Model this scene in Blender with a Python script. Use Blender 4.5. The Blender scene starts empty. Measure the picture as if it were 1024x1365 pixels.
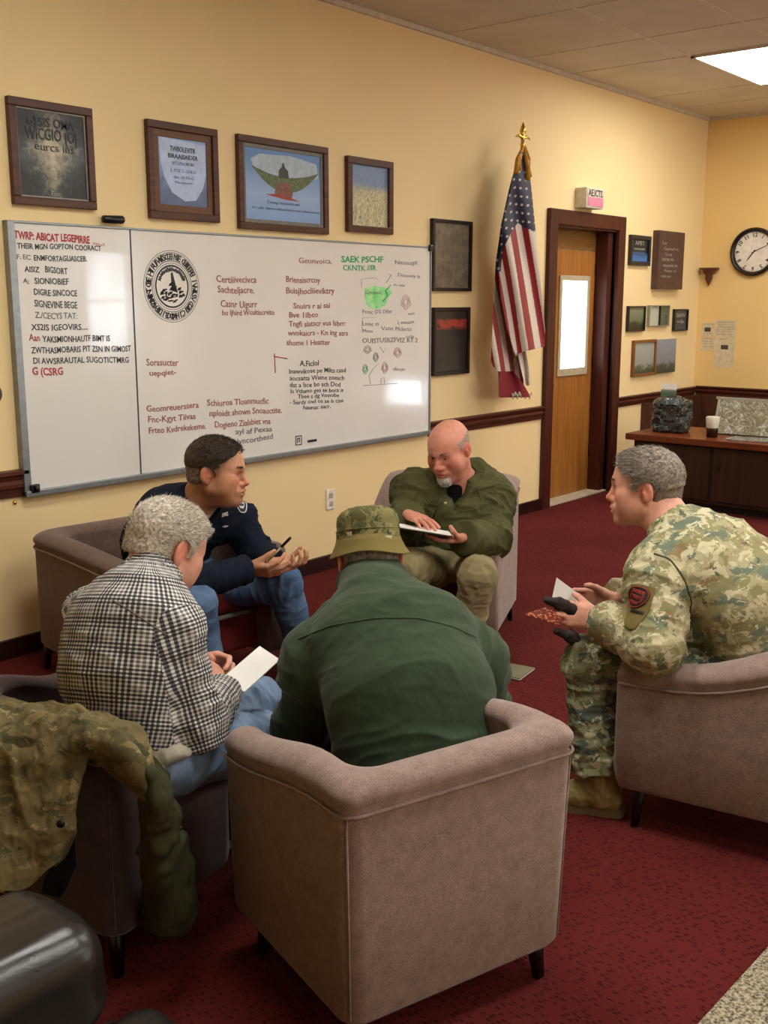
import bpy, bmesh, math, random
import numpy as np
from mathutils import Vector, Matrix
random.seed(7); rng = np.random.default_rng(11)
SC = bpy.context.scene
COL = SC.collection
WORLD = set()
# ------------------------------------------------------------------ camera
FPX = 1410.0; CAMH = 1.6
YAW = math.radians(39.9); PIT = math.atan2(282, FPX)
cF = Vector((math.cos(YAW)*math.cos(PIT), math.sin(YAW)*math.cos(PIT), -math.sin(PIT)))
cR = Vector((math.sin(YAW), -math.cos(YAW), 0))
cU = cR.cross(cF)
cd = bpy.data.cameras.new('camera'); cam = bpy.data.objects.new('camera', cd); COL.objects.link(cam)
cd.sensor_fit = 'HORIZONTAL'; cd.sensor_width = 36; cd.lens = 36*FPX/1024; cd.clip_start = .05
M = Matrix((cR, cU, -cF)).transposed().to_4x4(); M.translation = (0, 0, CAMH); cam.matrix_world = M
SC.camera = cam
def ray(px, py): return cF + cR*((px-512)/FPX) - cU*((py-682.5)/FPX)
def at(px, py, dist):                    # measured point: pixel + horizontal distance
    d = ray(px, py); t = dist/math.hypot(d.x, d.y); return Vector((d.x*t, d.y*t, CAMH+d.z*t))
def atZ(px, py, z):
    d = ray(px, py); t = (z-CAMH)/d.z; return Vector((d.x*t, d.y*t, z))
def atY(px, py, y):
    d = ray(px, py); t = y/d.y; return Vector((d.x*t, y, CAMH+d.z*t))
def atX(px, py, x):
    d = ray(px, py); t = x/d.x; return Vector((x, d.y*t, CAMH+d.z*t))
# ------------------------------------------------------------------ materials
def lin(c):
    if isinstance(c, str):
        c = c.lstrip('#'); c = [int(c[i:i+2], 16)/255 for i in (0, 2, 4)]
        c = [(v/12.92 if v <= .04045 else ((v+.055)/1.055)**2.4) for v in c]
    return (c[0], c[1], c[2], 1)
class NT:
    def __init__(s, name):
        s.m = bpy.data.materials.new(name); s.m.use_nodes = True
        s.t = s.m.node_tree; s.t.nodes.clear()
        s.out = s.t.nodes.new('ShaderNodeOutputMaterial'); s.b = s.t.nodes.new('ShaderNodeBsdfPrincipled')
        s.t.links.new(s.b.outputs[0], s.out.inputs[0])
    def n(s, typ, **kw):
        nd = s.t.nodes.new('ShaderNode'+typ)
        for k, v in kw.items():
            if k.startswith('i_'):
                key = k[2:]; key = int(key) if key.isdigit() else key.replace('_', ' ')
                if hasattr(v, 'is_output') or isinstance(v, bpy.types.NodeSocket): s.t.links.new(v, nd.inputs[key])
                else: nd.inputs[key].default_value = v
            else: setattr(nd, k, v)
        return nd
    def l(s, a, b): s.t.links.new(a, b)
    def set(s, **kw):
        for k, v in kw.items():
            key = k.replace('_', ' ')
            if isinstance(v, bpy.types.NodeSocket): s.l(v, s.b.inputs[key])
            else: s.b.inputs[key].default_value = v
        return s
    def coord(s, kind='Object', scale=(1, 1, 1), rot=(0, 0, 0)):
        tc = s.n('TexCoord'); mp = s.n('Mapping'); s.l(tc.outputs[kind], mp.inputs[0])
        mp.inputs['Scale'].default_value = scale; mp.inputs['Rotation'].default_value = rot
        return mp.outputs[0]
    def noise(s, vec, scale, detail=3, rough=.5, dist=0):
        nd = s.n('TexNoise', i_Scale=scale, i_Detail=detail, i_Roughness=rough, i_Distortion=dist); s.l(vec, nd.inputs['Vector']); return nd.outputs['Fac']
    def ramp(s, fac, stops, interp='LINEAR'):
        r = s.n('ValToRGB'); r.color_ramp.interpolation = interp; el = r.color_ramp.elements
        while len(el) < len(stops): el.new(.5)
        for e, (p, c) in zip(el, stops): e.position = p; e.color = lin(c) if not isinstance(c, (int, float)) else (c, c, c, 1)
        s.l(fac, r.inputs[0]); return r.outputs[0]
    def mix(s, fac, a, b, mode='MIX'):
        nd = s.n('Mix', data_type='RGBA', blend_type=mode)
        for sock, v in ((nd.inputs[0], fac), (nd.inputs[6], a), (nd.inputs[7], b)):
            if isinstance(v, bpy.types.NodeSocket): s.l(v, sock)
            elif isinstance(v, (int, float)): sock.default_value = v
            else: sock.default_value = lin(v)
        return nd.outputs[2]
    def math(s, op, a, b=0, c=0):
        nd = s.n('Math', operation=op)
        for i, v in enumerate((a, b, c)):
            if isinstance(v, bpy.types.NodeSocket): s.l(v, nd.inputs[i])
            else: nd.inputs[i].default_value = v
        return nd.outputs[0]
    def bump(s, h, strength=.3, dist=.002):
        nd = s.n('Bump', i_Strength=strength, i_Distance=dist); s.l(h, nd.inputs['Height']); s.l(nd.outputs[0], s.b.inputs['Normal'])
def simple(name, c, rough=.5, metal=0, nscale=30, var=.12, bump=.15, bd=.001, **kw):
    t = NT(name); v = t.coord(); f = t.noise(v, nscale, 4)
    c4 = lin(c); lo = tuple(x*(1-var) for x in c4[:3]); hi = tuple(min(1, x*(1+var)) for x in c4[:3])
    t.set(Base_Color=t.ramp(f, [(.3, lo), (.7, hi)]), Roughness=rough, Metallic=metal, **kw)
    if bump: t.bump(t.noise(v, nscale*6, 3), bump, bd)
    return t.m
def wood(name, c1, c2, axis='X', rough=.45, scale=1.0):
    t = NT(name); sc = {'X': (1.2, 14, 14), 'Y': (14, 1.2, 14), 'Z': (14, 14, 1.2)}[axis]
    v = t.coord(scale=tuple(a*scale for a in sc)); f = t.noise(v, 2.2, 5, .6, 1.2)
    t.set(Base_Color=t.ramp(f, [(.3, c1), (.7, c2)]), Roughness=rough); t.bump(f, .12, .002)
    t.b.inputs['Specular IOR Level'].default_value = .35
    return t.m
# ------------------------------------------------------------------ objects
def prop(o, label=None, cat=None, group=None, kind=None):
    if label: o['label'] = label
    if cat: o['category'] = cat
    if group: o['group'] = group
    if kind: o['kind'] = kind
    return o
def link(name, me, mats=None, parent=None, loc=None, label=None):
    o = bpy.data.objects.new(name, me); COL.objects.link(o)
    if mats is not None:
        for m in (mats if isinstance(mats, (list, tuple)) else [mats]): me.materials.append(m)
    if parent:
        o.parent = parent
        if parent.name in WORLD: o.matrix_parent_inverse = Matrix.Translation(-parent.location)   # parts modelled in room coordinates
    if loc is not None: o.location = loc
    if label: o['label'] = label
    return o
def thing(name, label, cat, loc=(0, 0, 0), rz=0, group=None):
    o = bpy.data.objects.new(name, None); COL.objects.link(o); o.location = loc; o.rotation_euler = (0, 0, rz); o.empty_display_size = .05
    return prop(o, label, cat, group)
class MB:
    """collects shapes into one mesh"""
    def __init__(s): s.bm = bmesh.new()
    def box(s, c, size, rot=None, bev=0, seg=2, mi=0):
        r = bmesh.ops.create_cube(s.bm, size=1); vs = r['verts']
        T = Matrix.Translation(Vector(c)) @ ((rot.to_4x4() if rot is not None else Matrix.Identity(4)) @ Matrix.Diagonal((*size, 1)))
        bmesh.ops.transform(s.bm, matrix=T, verts=vs)
        fs = list({f for v in vs for f in v.link_faces})
        for f in fs: f.material_index = mi
        if bev > 0:
            es = list({e for v in vs for e in v.link_edges}); bmesh.ops.bevel(s.bm, geom=es, offset=bev, segments=seg, affect='EDGES', profile=.6)
        return s
    def span(s, a, b, bev=0, mi=0):      # box between two opposite corners
        a, b = Vector(a), Vector(b); return s.box((a+b)/2, [max(abs(x), 1e-5) for x in (b-a)], bev=bev, mi=mi)
    def tube(s, pts, r, seg=10, cap=True, mi=0):
        pts = [Vector(p) for p in pts]; n = len(pts); rs = r if isinstance(r, (list, tuple)) else [r]*n
        rings = []; up = None
        for i, p in enumerate(pts):
            t = (pts[min(i+1, n-1)]-pts[max(i-1, 0)]).normalized()
            if up is None: up = t.orthogonal().normalized()
            up = (up - t*up.dot(t)).normalized(); w = t.cross(up)
            rings.append([s.bm.verts.new(p+(up*math.cos(a)+w*math.sin(a))*rs[i]) for a in [2*math.pi*k/seg for k in range(seg)]])
        for i in range(n-1):
            for k in range(seg):
                f = s.bm.faces.new((rings[i][k], rings[i][(k+1) % seg], rings[i+1][(k+1) % seg], rings[i+1][k])); f.material_index = mi; f.smooth = True
        if cap: 
            for q in (rings[0][::-1], rings[-1]): 
                f = s.bm.faces.new(q); f.material_index = mi
        return s
    def lathe(s, prof, c=(0, 0, 0), seg=32, rot=None, mi=0, smooth=True):
        rings = []; c = Vector(c); R = rot if rot is not None else Matrix.Identity(3)
        for r, z in prof:
            if r < 1e-6: rings.append([s.bm.verts.new(c+R@Vector((0, 0, z)))])
            else: rings.append([s.bm.verts.new(c+R@Vector((r*math.cos(2*math.pi*k/seg), r*math.sin(2*math.pi*k/seg), z))) for k in range(seg)])
        for a, b in zip(rings, rings[1:]):
            for k in range(seg):
                q = [a[k % len(a)], a[(k+1) % len(a)], b[(k+1) % len(b)], b[k % len(b)]]; q2 = []
                for v in q:
                    if v not in q2: q2.append(v)
                if len(q2) > 2:
                    f = s.bm.faces.new(q2); f.material_index = mi; f.smooth = smooth
        return s
    def grid(s, pts, nu, nv, smooth=True, mi=0, uv=None):   # pts[i*nv+j]
        vs = [s.bm.verts.new(p) for p in pts]
        ul = s.bm.loops.layers.uv.verify() if uv is not None else None
        for i in range(nu-1):
            for j in range(nv-1):
                ids = (i*nv+j, (i+1)*nv+j, (i+1)*nv+j+1, i*nv+j+1)
                f = s.bm.faces.new([vs[k] for k in ids]); f.smooth = smooth; f.material_index = mi
                if ul:
                    for lp, k in zip(f.loops, ids): lp[ul].uv = uv[k]
        return s
    def poly(s, pts, mi=0): f = s.bm.faces.new([s.bm.verts.new(p) for p in pts]); f.material_index = mi; return s
    def obj(s, name, mats, parent=None, label=None, smooth=None, loc=None, fix=True):
        if fix: bmesh.ops.recalc_face_normals(s.bm, faces=s.bm.faces[:])
        if smooth is not None:
            for f in s.bm.faces: f.smooth = smooth
        me = bpy.data.meshes.new(name); s.bm.to_mesh(me); s.bm.free()
        o = link(name, me, mats, parent, loc, label); return o
def text_mesh(body, size, font_sx=1.0, extrude=.0004, bold=0.0, space=1.0):
    cu = bpy.data.curves.new('writing', 'FONT'); cu.body = body; cu.size = size; cu.extrude = extrude; cu.offset = bold; cu.resolution_u = 2; cu.space_character = space
    o = bpy.data.objects.new('writing', cu); COL.objects.link(o)
    dg = bpy.context.evaluated_depsgraph_get(); me = bpy.data.meshes.new_from_object(o.evaluated_get(dg)); me.materials.clear()
    bpy.data.objects.remove(o); bpy.data.curves.remove(cu)
    return me
def put_text(body, size, origin, xdir, ydir, mat, parent, width=None, name='writing', bold=0.0, jit=0.0, label=None, shear=0):
    me = text_mesh(body, size, bold=bold); n = len(me.vertices)
    if n == 0: return None
    a = np.empty(n*3, 'f'); me.vertices.foreach_get('co', a); a = a.reshape(-1, 3)
    w = a[:, 0].max()
    if width: a[:, 0] *= width/w; w = width
    if jit: a[:, 1] += jit*size*(np.sin(a[:, 0]/size*1.9+len(body))*.6+np.sin(a[:, 0]/size*.7+3)*.9); a[:, 0] += jit*size*np.sin(a[:, 0]/size*2.7)*.5
    a[:, 0] += shear*a[:, 1]
    xd, yd = Vector(xdir).normalized(), Vector(ydir).normalized(); nd = xd.cross(yd)
    W = np.array(origin, 'f')+a[:, :1]*np.array(xd, 'f')+a[:, 1:2]*np.array(yd, 'f')+a[:, 2:]*np.array(nd, 'f')
    me.vertices.foreach_set('co', W.astype('f').ravel()); me.update()
    return link(name, me, mat, parent, label=label)
# ------------------------------------------------------------------ organic surfaces from blended solids
A3 = lambda v: np.array(v, dtype=np.float32)
def nrm(v): v = np.array(v, dtype=np.float64); return v/np.linalg.norm(v)
def smin(a, b, k):
    if k <= 0: return np.minimum(a, b)
    h = np.maximum(k-np.abs(a-b), 0)/k; return np.minimum(a, b)-h*h*k*.25
class SDF:
    def __init__(s): s.p = []
    def add(s, f, c, R, op='u', k=.02): s.p.append((f, A3(c), float(R), op, k)); return s
    def rc(s, a, b, r1, r2, k=.02, op='u'):
        a, b = A3(a), A3(b); ab = b-a; L2 = float(ab@ab)+1e-9
        def f(P):
            pa = P-a; t = np.clip((pa@ab)/L2, 0, 1); return np.sqrt(((pa-t[:, None]*ab)**2).sum(1))-(r1+(r2-r1)*t)
        return s.add(f, (a+b)/2, math.sqrt(L2)/2+max(r1, r2), op, k)
    def ec(s, a, b, w1, w2, side, k=.03, op='u'):   # elliptical cone, w=(half width along side, half depth)
        a, b = A3(a), A3(b); ab = b-a; L = float(np.linalg.norm(ab)); t_ = ab/L
        x = A3(side); x = x-t_*float(x@t_); x /= np.linalg.norm(x); y = np.cross(t_, x)
        def f(P):
            pa = P-a; z = pa@t_; tt = np.clip(z/L, 0, 1); wx = w1[0]+(w2[0]-w1[0])*tt; wy = w1[1]+(w2[1]-w1[1])*tt; m = np.minimum(wx, wy)
            q = np.sqrt(((pa@x)/wx)**2+((pa@y)/wy)**2+((z-tt*L)/m)**2); return (q-1)*m
        return s.add(f, (a+b)/2, L/2+max(*w1, *w2), op, k)
    def el(s, c, r, ax=None, k=.02, op='u'):
        c = A3(c); r = A3(r); B = np.eye(3, dtype=np.float32) if ax is None else np.array([A3(v)/np.linalg.norm(v) for v in ax], dtype=np.float32)
        def f(P):
            q = (P-c)@B.T; k0 = np.sqrt(((q/r)**2).sum(1)); k1 = np.sqrt(((q/(r*r))**2).sum(1))+1e-6; return k0*(k0-1)/k1
        return s.add(f, c, float(r.max()), op, k)
    def rb(s, c, half, ax=None, rad=.02, k=.01, op='u'):
        c = A3(c); half = A3(half)-rad; B = np.eye(3, dtype=np.float32) if ax is None else np.array([A3(v)/np.linalg.norm(v) for v in ax], dtype=np.float32)
        def f(P):
            q = np.abs((P-c)@B.T)-half; return np.sqrt((np.maximum(q, 0)**2).sum(1))+np.minimum(q.max(1), 0)-rad
        return s.add(f, c, float(np.linalg.norm(half)+rad), op, k)
    def plane(s, p, n, k=.004):     # cut away the side n points to (whole body)
        p = A3(p); n = A3(nrm(n)); return s.add(lambda P: -((P-p)@n), p, 1e3, 's', k)
    def lcut(s, p, n, rad, k=.004): # cut only inside a sphere
        p = A3(p); n = A3(nrm(n))
        def f(P): q = P-p; return np.maximum(-(q@n), np.sqrt((q**2).sum(1))-rad)
        return s.add(f, p, rad, 's', k)
    def mesh(s, name, h=.004, disp=None):
        pos = [q for q in s.p if q[3] == 'u']
        lo = np.min([q[1]-q[2] for q in pos], 0)-.03; hi = np.max([q[1]+q[2] for q in pos], 0)+.03
        B = 8; nb = np.ceil((hi-lo)/(B*h)).astype(int); bs = B*h
        g = np.stack(np.meshgrid(*[np.arange(n) for n in nb], indexing='ij'), -1).reshape(-1, 3)
        cen = (lo+(g+.5)*bs).astype(np.float32)-h*.5; thr = bs*.9+.012
        D = np.ones(len(cen), np.float32); near = []
        for f, c, R, op, k in s.p:
            d = f(cen).astype(np.float32); near.append(d)
            if op == 'u': D = smin(D, d, k)
            elif op == 's': D = -smin(-D, d, k)
        keep = np.abs(D) < thr; ids = np.nonzero(keep)[0]; nk = len(ids)
        off = np.stack(np.meshgrid(*[np.arange(B)]*3, indexing='ij'), -1).reshape(-1, 3)
        V = np.ones(nb*B, np.float32)
        inside = np.nonzero(D <= -thr)[0]
        for q in g[inside]: V[q[0]*B:q[0]*B+B, q[1]*B:q[1]*B+B, q[2]*B:q[2]*B+B] = -1
        val = np.ones((nk, B**3), np.float32)
        gk = g[ids]; base = (lo+gk*bs).astype(np.float32); offp = (off*h).astype(np.float32)
        for (f, c, R, op, k), d in zip(s.p, near):
            m = np.nonzero(d[ids] < thr+k+.01)[0]
            if len(m) == 0: continue
            P = (base[m][:, None, :]+offp[None]).reshape(-1, 3); dd = f(P).reshape(len(m), -1).astype(np.float32)
            if op == 'u': val[m] = smin(val[m], dd, k)
            else: val[m] = -smin(-val[m], dd, k)
        idx = (gk[:, None, :]*B+off[None]).reshape(-1, 3); V[idx[:, 0], idx[:, 1], idx[:, 2]] = val.ravel()
        return nets(name, V, lo, h)
def nets(name, V, lo, h):
    S = (V < 0)
    c = np.zeros(np.array(V.shape)-1, np.uint8)
    for dx in (0, 1):
        for dy in (0, 1):
            for dz in (0, 1): c += S[dx:dx+c.shape[0], dy:dy+c.shape[1], dz:dz+c.shape[2]]
    act = np.argwhere((c > 0) & (c < 8)); del c
    N = len(act); idm = np.full(np.array(V.shape)-1, -1, np.int32); idm[act[:, 0], act[:, 1], act[:, 2]] = np.arange(N)
    acc = np.zeros((N, 3)); cnt = np.zeros(N)
    cor = [(0, 0, 0), (1, 0, 0), (0, 1, 0), (1, 1, 0), (0, 0, 1), (1, 0, 1), (0, 1, 1), (1, 1, 1)]
    vals = [V[act[:, 0]+a, act[:, 1]+b, act[:, 2]+d] for a, b, d in cor]
    for i in range(8):
        for j in range(i+1, 8):
            df = np.array(cor[j])-np.array(cor[i])
            if np.abs(df).sum() != 1: continue
            va, vb = vals[i], vals[j]; m = (va < 0) != (vb < 0); t = np.where(m, va/(va-vb+1e-12), 0)
            acc += np.where(m[:, None], np.array(cor[i])+t[:, None]*df, 0); cnt += m
    co = lo+(act+acc/cnt[:, None])*h
    quads = []
    for ax in range(3):
        a, b = (ax+1) % 3, (ax+2) % 3
        sl0 = [slice(None)]*3; sl1 = [slice(None)]*3; sl0[ax] = slice(0, -1); sl1[ax] = slice(1, None)
        s0, s1 = S[tuple(sl0)], S[tuple(sl1)]; e = np.argwhere(s0 != s1)
        e = e[(e[:, a] > 0) & (e[:, b] > 0) & (e[:, a] < V.shape[a]-1) & (e[:, b] < V.shape[b]-1)]
        fl = s0[e[:, 0], e[:, 1], e[:, 2]]
        q = []
        for da, db in ((-1, -1), (0, -1), (0, 0), (-1, 0)):
            p = e.copy(); p[:, a] += da; p[:, b] += db; q.append(idm[p[:, 0], p[:, 1], p[:, 2]])
        q = np.stack(q, 1); q[~fl] = q[~fl][:, ::-1]; quads.append(q[(q >= 0).all(1)])
    F = np.concatenate(quads).astype(np.int32)
    return arr_mesh(name, co, F)
def arr_mesh(name, co, F):
    me = bpy.data.meshes.new(name); n = F.shape[1]
    me.vertices.add(len(co)); me.vertices.foreach_set('co', np.ascontiguousarray(co, dtype=np.float32).ravel())
    me.loops.add(F.size); me.loops.foreach_set('vertex_index', F.ravel()); me.polygons.add(len(F))
    me.polygons.foreach_set('loop_start', np.arange(0, F.size, n, dtype=np.int32)); me.update(calc_edges=True)
    me.polygons.foreach_set('use_smooth', np.ones(len(F), bool)); me.validate(); return me
def getco(me): a = np.empty(len(me.vertices)*3, np.float32); me.vertices.foreach_get('co', a); return a.reshape(-1, 3)
def setco(me, a): me.vertices.foreach_set('co', np.ascontiguousarray(a, dtype=np.float32).ravel()); me.update()
def getno(me): a = np.empty(len(me.vertices)*3, np.float32); me.vertices.foreach_get('normal', a); return a.reshape(-1, 3)
_T = rng.random(4096).astype(np.float32)
def vnoise(P, sc=1.0, seed=0):     # smooth value noise -1..1
    P = P*sc+seed*17.13; i = np.floor(P).astype(np.int64); f = (P-i).astype(np.float32); f = f*f*(3-2*f)
    def H(a, b, c): return _T[(a*73856093 ^ b*19349663 ^ c*83492791) & 4095]
    x, y, z = i[:, 0], i[:, 1], i[:, 2]; r = 0
    for dx in (0, 1):
        for dy in (0, 1):
            for dz in (0, 1):
                w = (f[:, 0] if dx else 1-f[:, 0])*(f[:, 1] if dy else 1-f[:, 1])*(f[:, 2] if dz else 1-f[:, 2]); r = r+w*H(x+dx, y+dy, z+dz)
    return r*2-1
def fold(P, sc, seed=0, stretch=(1, 1, 1)):    # ridged creases, 0..1, peaks narrow
    Q = P*A3(stretch); w = np.stack([vnoise(Q, sc*.6, seed+i) for i in (3, 5, 7)], 1)
    n = vnoise(Q+w*.35/sc, sc, seed); return 1-np.abs(n)
def wrinkle(me, amp, sc, seed=0, stretch=(1, 1, 1), mask=None, fine=0.0):
    P = getco(me); N = getno(me); f1_ = fold(P, sc, seed, stretch); d = 1.5*amp*(f1_*f1_-.45)+amp*.8*(fold(P, sc*2.1, seed+9, stretch)-.6)+amp*.3*(fold(P, sc*4.3, seed+21, stretch)-.6)
    if fine: d = d+fine*vnoise(P, 90, seed)
    if mask is not None: d = d*mask(P)
    setco(me, P+N*d[:, None])
def wrinkle_dir(me, amp, sc, seed, segs, mask=None, ax_k=1.5, pr_k=.6):
    """cloth folds that run round each limb; segs: (a, b, radius)"""
    P = getco(me); N = getno(me); W = []; D = []
    for i, (a, b, R) in enumerate(segs):
        a, b = A3(a), A3(b); ab = b-a; L = np.linalg.norm(ab); ax = ab/L; t = np.clip(((P-a)@ax)/L, 0, 1); q = P-a; c = q@ax
        dist = np.linalg.norm(q-(t*L)[:, None]*ax, axis=1)-R; W.append(np.exp(-np.maximum(dist, 0)/.022)+1e-6)
        Q = (q-c[:, None]*ax)*pr_k+(c*ax_k)[:, None]*ax
        w = np.stack([vnoise(Q, sc*.5, seed+i*3+k) for k in (3, 5, 7)], 1); f = 1-np.abs(vnoise(Q+w*.45/sc, sc, seed+i)); g = 1-np.abs(vnoise(Q+w*.2/sc, sc*2.2, seed+i+9))
        D.append(1.7*amp*(f**2.5-.38)+amp*.75*(g**2-.45))
    W = np.array(W); d = (W*np.array(D)).sum(0)/W.sum(0)
    d += amp*.22*(fold(P, sc*4.5, seed+21)-.6)
    if mask is not None: d = d*mask(P)
    setco(me, P+N*d[:, None])
def cyl_uv(me, segs):    # segs: (a,b,ref) cylinders; every face is unwrapped round its nearest one
    P = getco(me); nf = len(me.polygons); fi = np.empty(nf*4, np.int32); me.loops.foreach_get('vertex_index', fi); fi = fi.reshape(-1, 4)
    C = P[fi].mean(1); best = np.full(nf, 9.0); who = np.zeros(nf, int)
    for n_, (a, b, ref, R) in enumerate(segs):
        a, b = A3(a), A3(b); ab = b-a; t = np.clip(((C-a)@ab)/(ab@ab), 0, 1); d = np.linalg.norm(C-a-t[:, None]*ab, axis=1)-R; m = d < best; best[m] = d[m]; who[m] = n_
    uv = np.zeros((nf, 4, 2), np.float32)
    for n_, (a, b, ref, R) in enumerate(segs):
        m = who == n_; a, b = A3(a), A3(b); t = (b-a)/np.linalg.norm(b-a); x = A3(ref); x = x-t*(x@t); x /= np.linalg.norm(x); y = np.cross(t, x)
        q = P[fi[m]]-a; th = np.arctan2(q@y, q@x); th0 = th[:, :1]; th = th0+(th-th0+np.pi) % (2*np.pi)-np.pi
        uv[m, :, 0] = th*R; uv[m, :, 1] = q@t
    ul = me.uv_layers.new(name='cloth'); ul.data.foreach_set('uv', uv.ravel())
MAT = {}
def skin(name, c, rough=.48):
    t = NT(name); a = t.n('Attribute', attribute_name='tint'); v = t.coord(); f = t.noise(v, 45, 4)
    base = t.mix(1.0, t.ramp(f, [(.3, tuple(x*.88 for x in lin(c)[:3])), (.7, tuple(min(1, x*1.1) for x in lin(c)[:3]))]), a.outputs['Color'], 'MULTIPLY')
    t.set(Base_Color=base, Roughness=rough, Subsurface_Weight=.12, Subsurface_Radius=(.9, .35, .2), Subsurface_Scale=.01); t.b.inputs['Specular IOR Level'].default_value = .4
    t.bump(t.noise(v, 420, 2), .12, .001); return t.m
def hairm(name, lo, hi, rough=.6):
    t = NT(name); a = t.n('Attribute', attribute_name='tint'); t.set(Base_Color=t.ramp(a.outputs['Fac'], [(.15, lo), (.85, hi)]), Roughness=rough); t.b.inputs['Specular IOR Level'].default_value = .3; return t.m
def cloth(name, c, nscale=12, var=.12, weave=700, bump=.25, rough=.9, sheen=.0, stops=None):
    t = NT(name); v = t.coord(); f = t.noise(v, nscale, 5); c4 = lin(c)
    t.set(Base_Color=t.ramp(f, stops or [(.3, tuple(x*(1-var) for x in c4[:3])), (.7, tuple(min(1, x*(1+var)) for x in c4[:3]))]), Roughness=rough)
    if sheen: t.set(Sheen_Weight=sheen, Sheen_Roughness=.5)
    t.b.inputs['Specular IOR Level'].default_value = .2
    t.bump(t.math('ADD', t.math('MULTIPLY', t.noise(v, weave, 2), .35), t.noise(v, 55, 4)), bump, .002); return t.m
def camo(name, base, tones, scale=9, detail=.35, bump=.3, rough=.9):
    """tones: list of (colour, threshold, seed)"""
    t = NT(name); col = base
    for c, th, sd, sc in tones:
        v = t.coord(scale=(1, 1, 1.35)); mp = t.n('Mapping'); t.l(v, mp.inputs[0]); mp.inputs['Location'].default_value = (sd*3.7, sd*1.9, sd*5.1)
        f = t.noise(mp.outputs[0], scale*sc, 4, .62, .5)
        m = t.ramp(f, [(th, 0.0), (th+.012, 1.0)]); col = t.mix(m, col, c)
    v = t.coord(); t.set(Base_Color=col, Roughness=rough); t.b.inputs['Specular IOR Level'].default_value = .2
    t.bump(t.math('ADD', t.math('MULTIPLY', t.noise(v, 600, 2), .3), t.noise(v, 38, 4)), bump, .003); return t.m
MAT['eyewhite'] = simple('eye_white', '#d8cfc6', .25, bump=0); MAT['pupil'] = simple('pupil', '#060505', .15, bump=0)
MAT['iris_brown'] = simple('iris_brown', '#3a2415', .2, bump=0); MAT['iris_blue'] = simple('iris_blue', '#52697a', .2, bump=0)
MAT['skin_tan'] = skin('skin_tan', '#c08c6c'); MAT['skin_pink'] = skin('skin_pink', '#dba088'); MAT['skin_ruddy'] = skin('skin_ruddy', '#cf8d76')
MAT['hair_dark'] = hairm('hair_dark', '#261f1a', '#5e5044'); MAT['hair_fade'] = hairm('hair_fade', '#685a4e', '#8f8173')
MAT['hair_silver'] = hairm('hair_silver', '#978e80', '#ebe4d6'); MAT['hair_ash'] = hairm('hair_ash', '#5e5448', '#aaa094'); MAT['beard'] = hairm('beard_grey', '#a49c94', '#efeae4')
MAT['stubble'] = hairm('stubble', '#94796a', '#b39c8e'); MAT['brow_dark'] = hairm('brow_dark', '#150f0c', '#2e221b'); MAT['brow_grey'] = hairm('brow_grey', '#86705f', '#b09c8a')
MAT['navy'] = cloth('navy_cotton', '#101827', 10, .2, bump=.3); MAT['denim_light'] = cloth('denim_light', '#5f83ad', 9, .25, 900, .3, stops=[(.25, '#5c7595'), (.75, '#93a9c0')]); MAT['denim_mid'] = cloth('denim_mid', '#3c5f92', 9, .25, 900, .3, stops=[(.25, '#3a4f70'), (.75, '#64809f')])
MAT['fleece'] = cloth('green_fleece', '#33432f', 22, .14, 380, .55, sheen=.12); MAT['khaki'] = cloth('khaki_cotton', '#8f8360', 8, .12); MAT['parka'] = cloth('parka_green', '#4b4c2c', 9, .2, 500, .25, rough=.75)
MAT['blackcloth'] = cloth('black_cloth', '#0d0e10', 10, .2); MAT['whitetee'] = cloth('white_cotton', '#b9b4a4', 10, .08); MAT['shoe_dark'] = simple('shoe_leather', '#1a1512', .5); MAT['shoe_brown'] = simple('shoe_brown', '#3a261a', .5)
MAT['boot'] = simple('suede_boot', '#857446', .85, nscale=20, bump=.4, bd=.002); MAT['boot_sole'] = simple('boot_sole', '#6f6140', .8); MAT['sole'] = simple('rubber_sole', '#0d0d0e', .7); MAT['sole_white'] = simple('white_sole', '#cfccc4', .6)
MAT['camo'] = camo('camouflage', '#aaa37f', [('#8d8a63', .48, 1, 1), ('#6f7a68', .57, 2, 1.1), ('#8f7a55', .60, 3, 1.2), ('#c6bf9c', .55, 4, 1.9), ('#5c6850', .64, 5, 1.7), ('#d3cdb0', .64, 6, 3.2)], 9.5)
MAT['camo_dark'] = camo('camouflage_trousers', '#868868', [('#666c4c', .5, 6, 1), ('#56635a', .56, 7, 1.1), ('#b3b193', .56, 8, 1.7), ('#48523c', .63, 9, 1.5), ('#c5c3a8', .64, 10, 3)], 11)
MAT['camo_hat'] = camo('camouflage_hat', '#777348', [('#565432', .5, 11, 1), ('#474a33', .57, 12, 1.3), ('#8e8a5e', .6, 13, 1.5)], 20)
MAT['camo_coat'] = camo('camouflage_coat', '#6b6040', [('#565034', .5, 21, 1), ('#776a45', .56, 22, 1.2), ('#4c4930', .6, 23, 1.3), ('#8b7e58', .62, 24, 1.9)], 11, bump=.5)
MAT['coat_green'] = cloth('coat_lining_green', '#3d3d28', 9, .2); MAT['olive_plain'] = cloth('olive_cotton', '#74683a', 10, .1)
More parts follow.
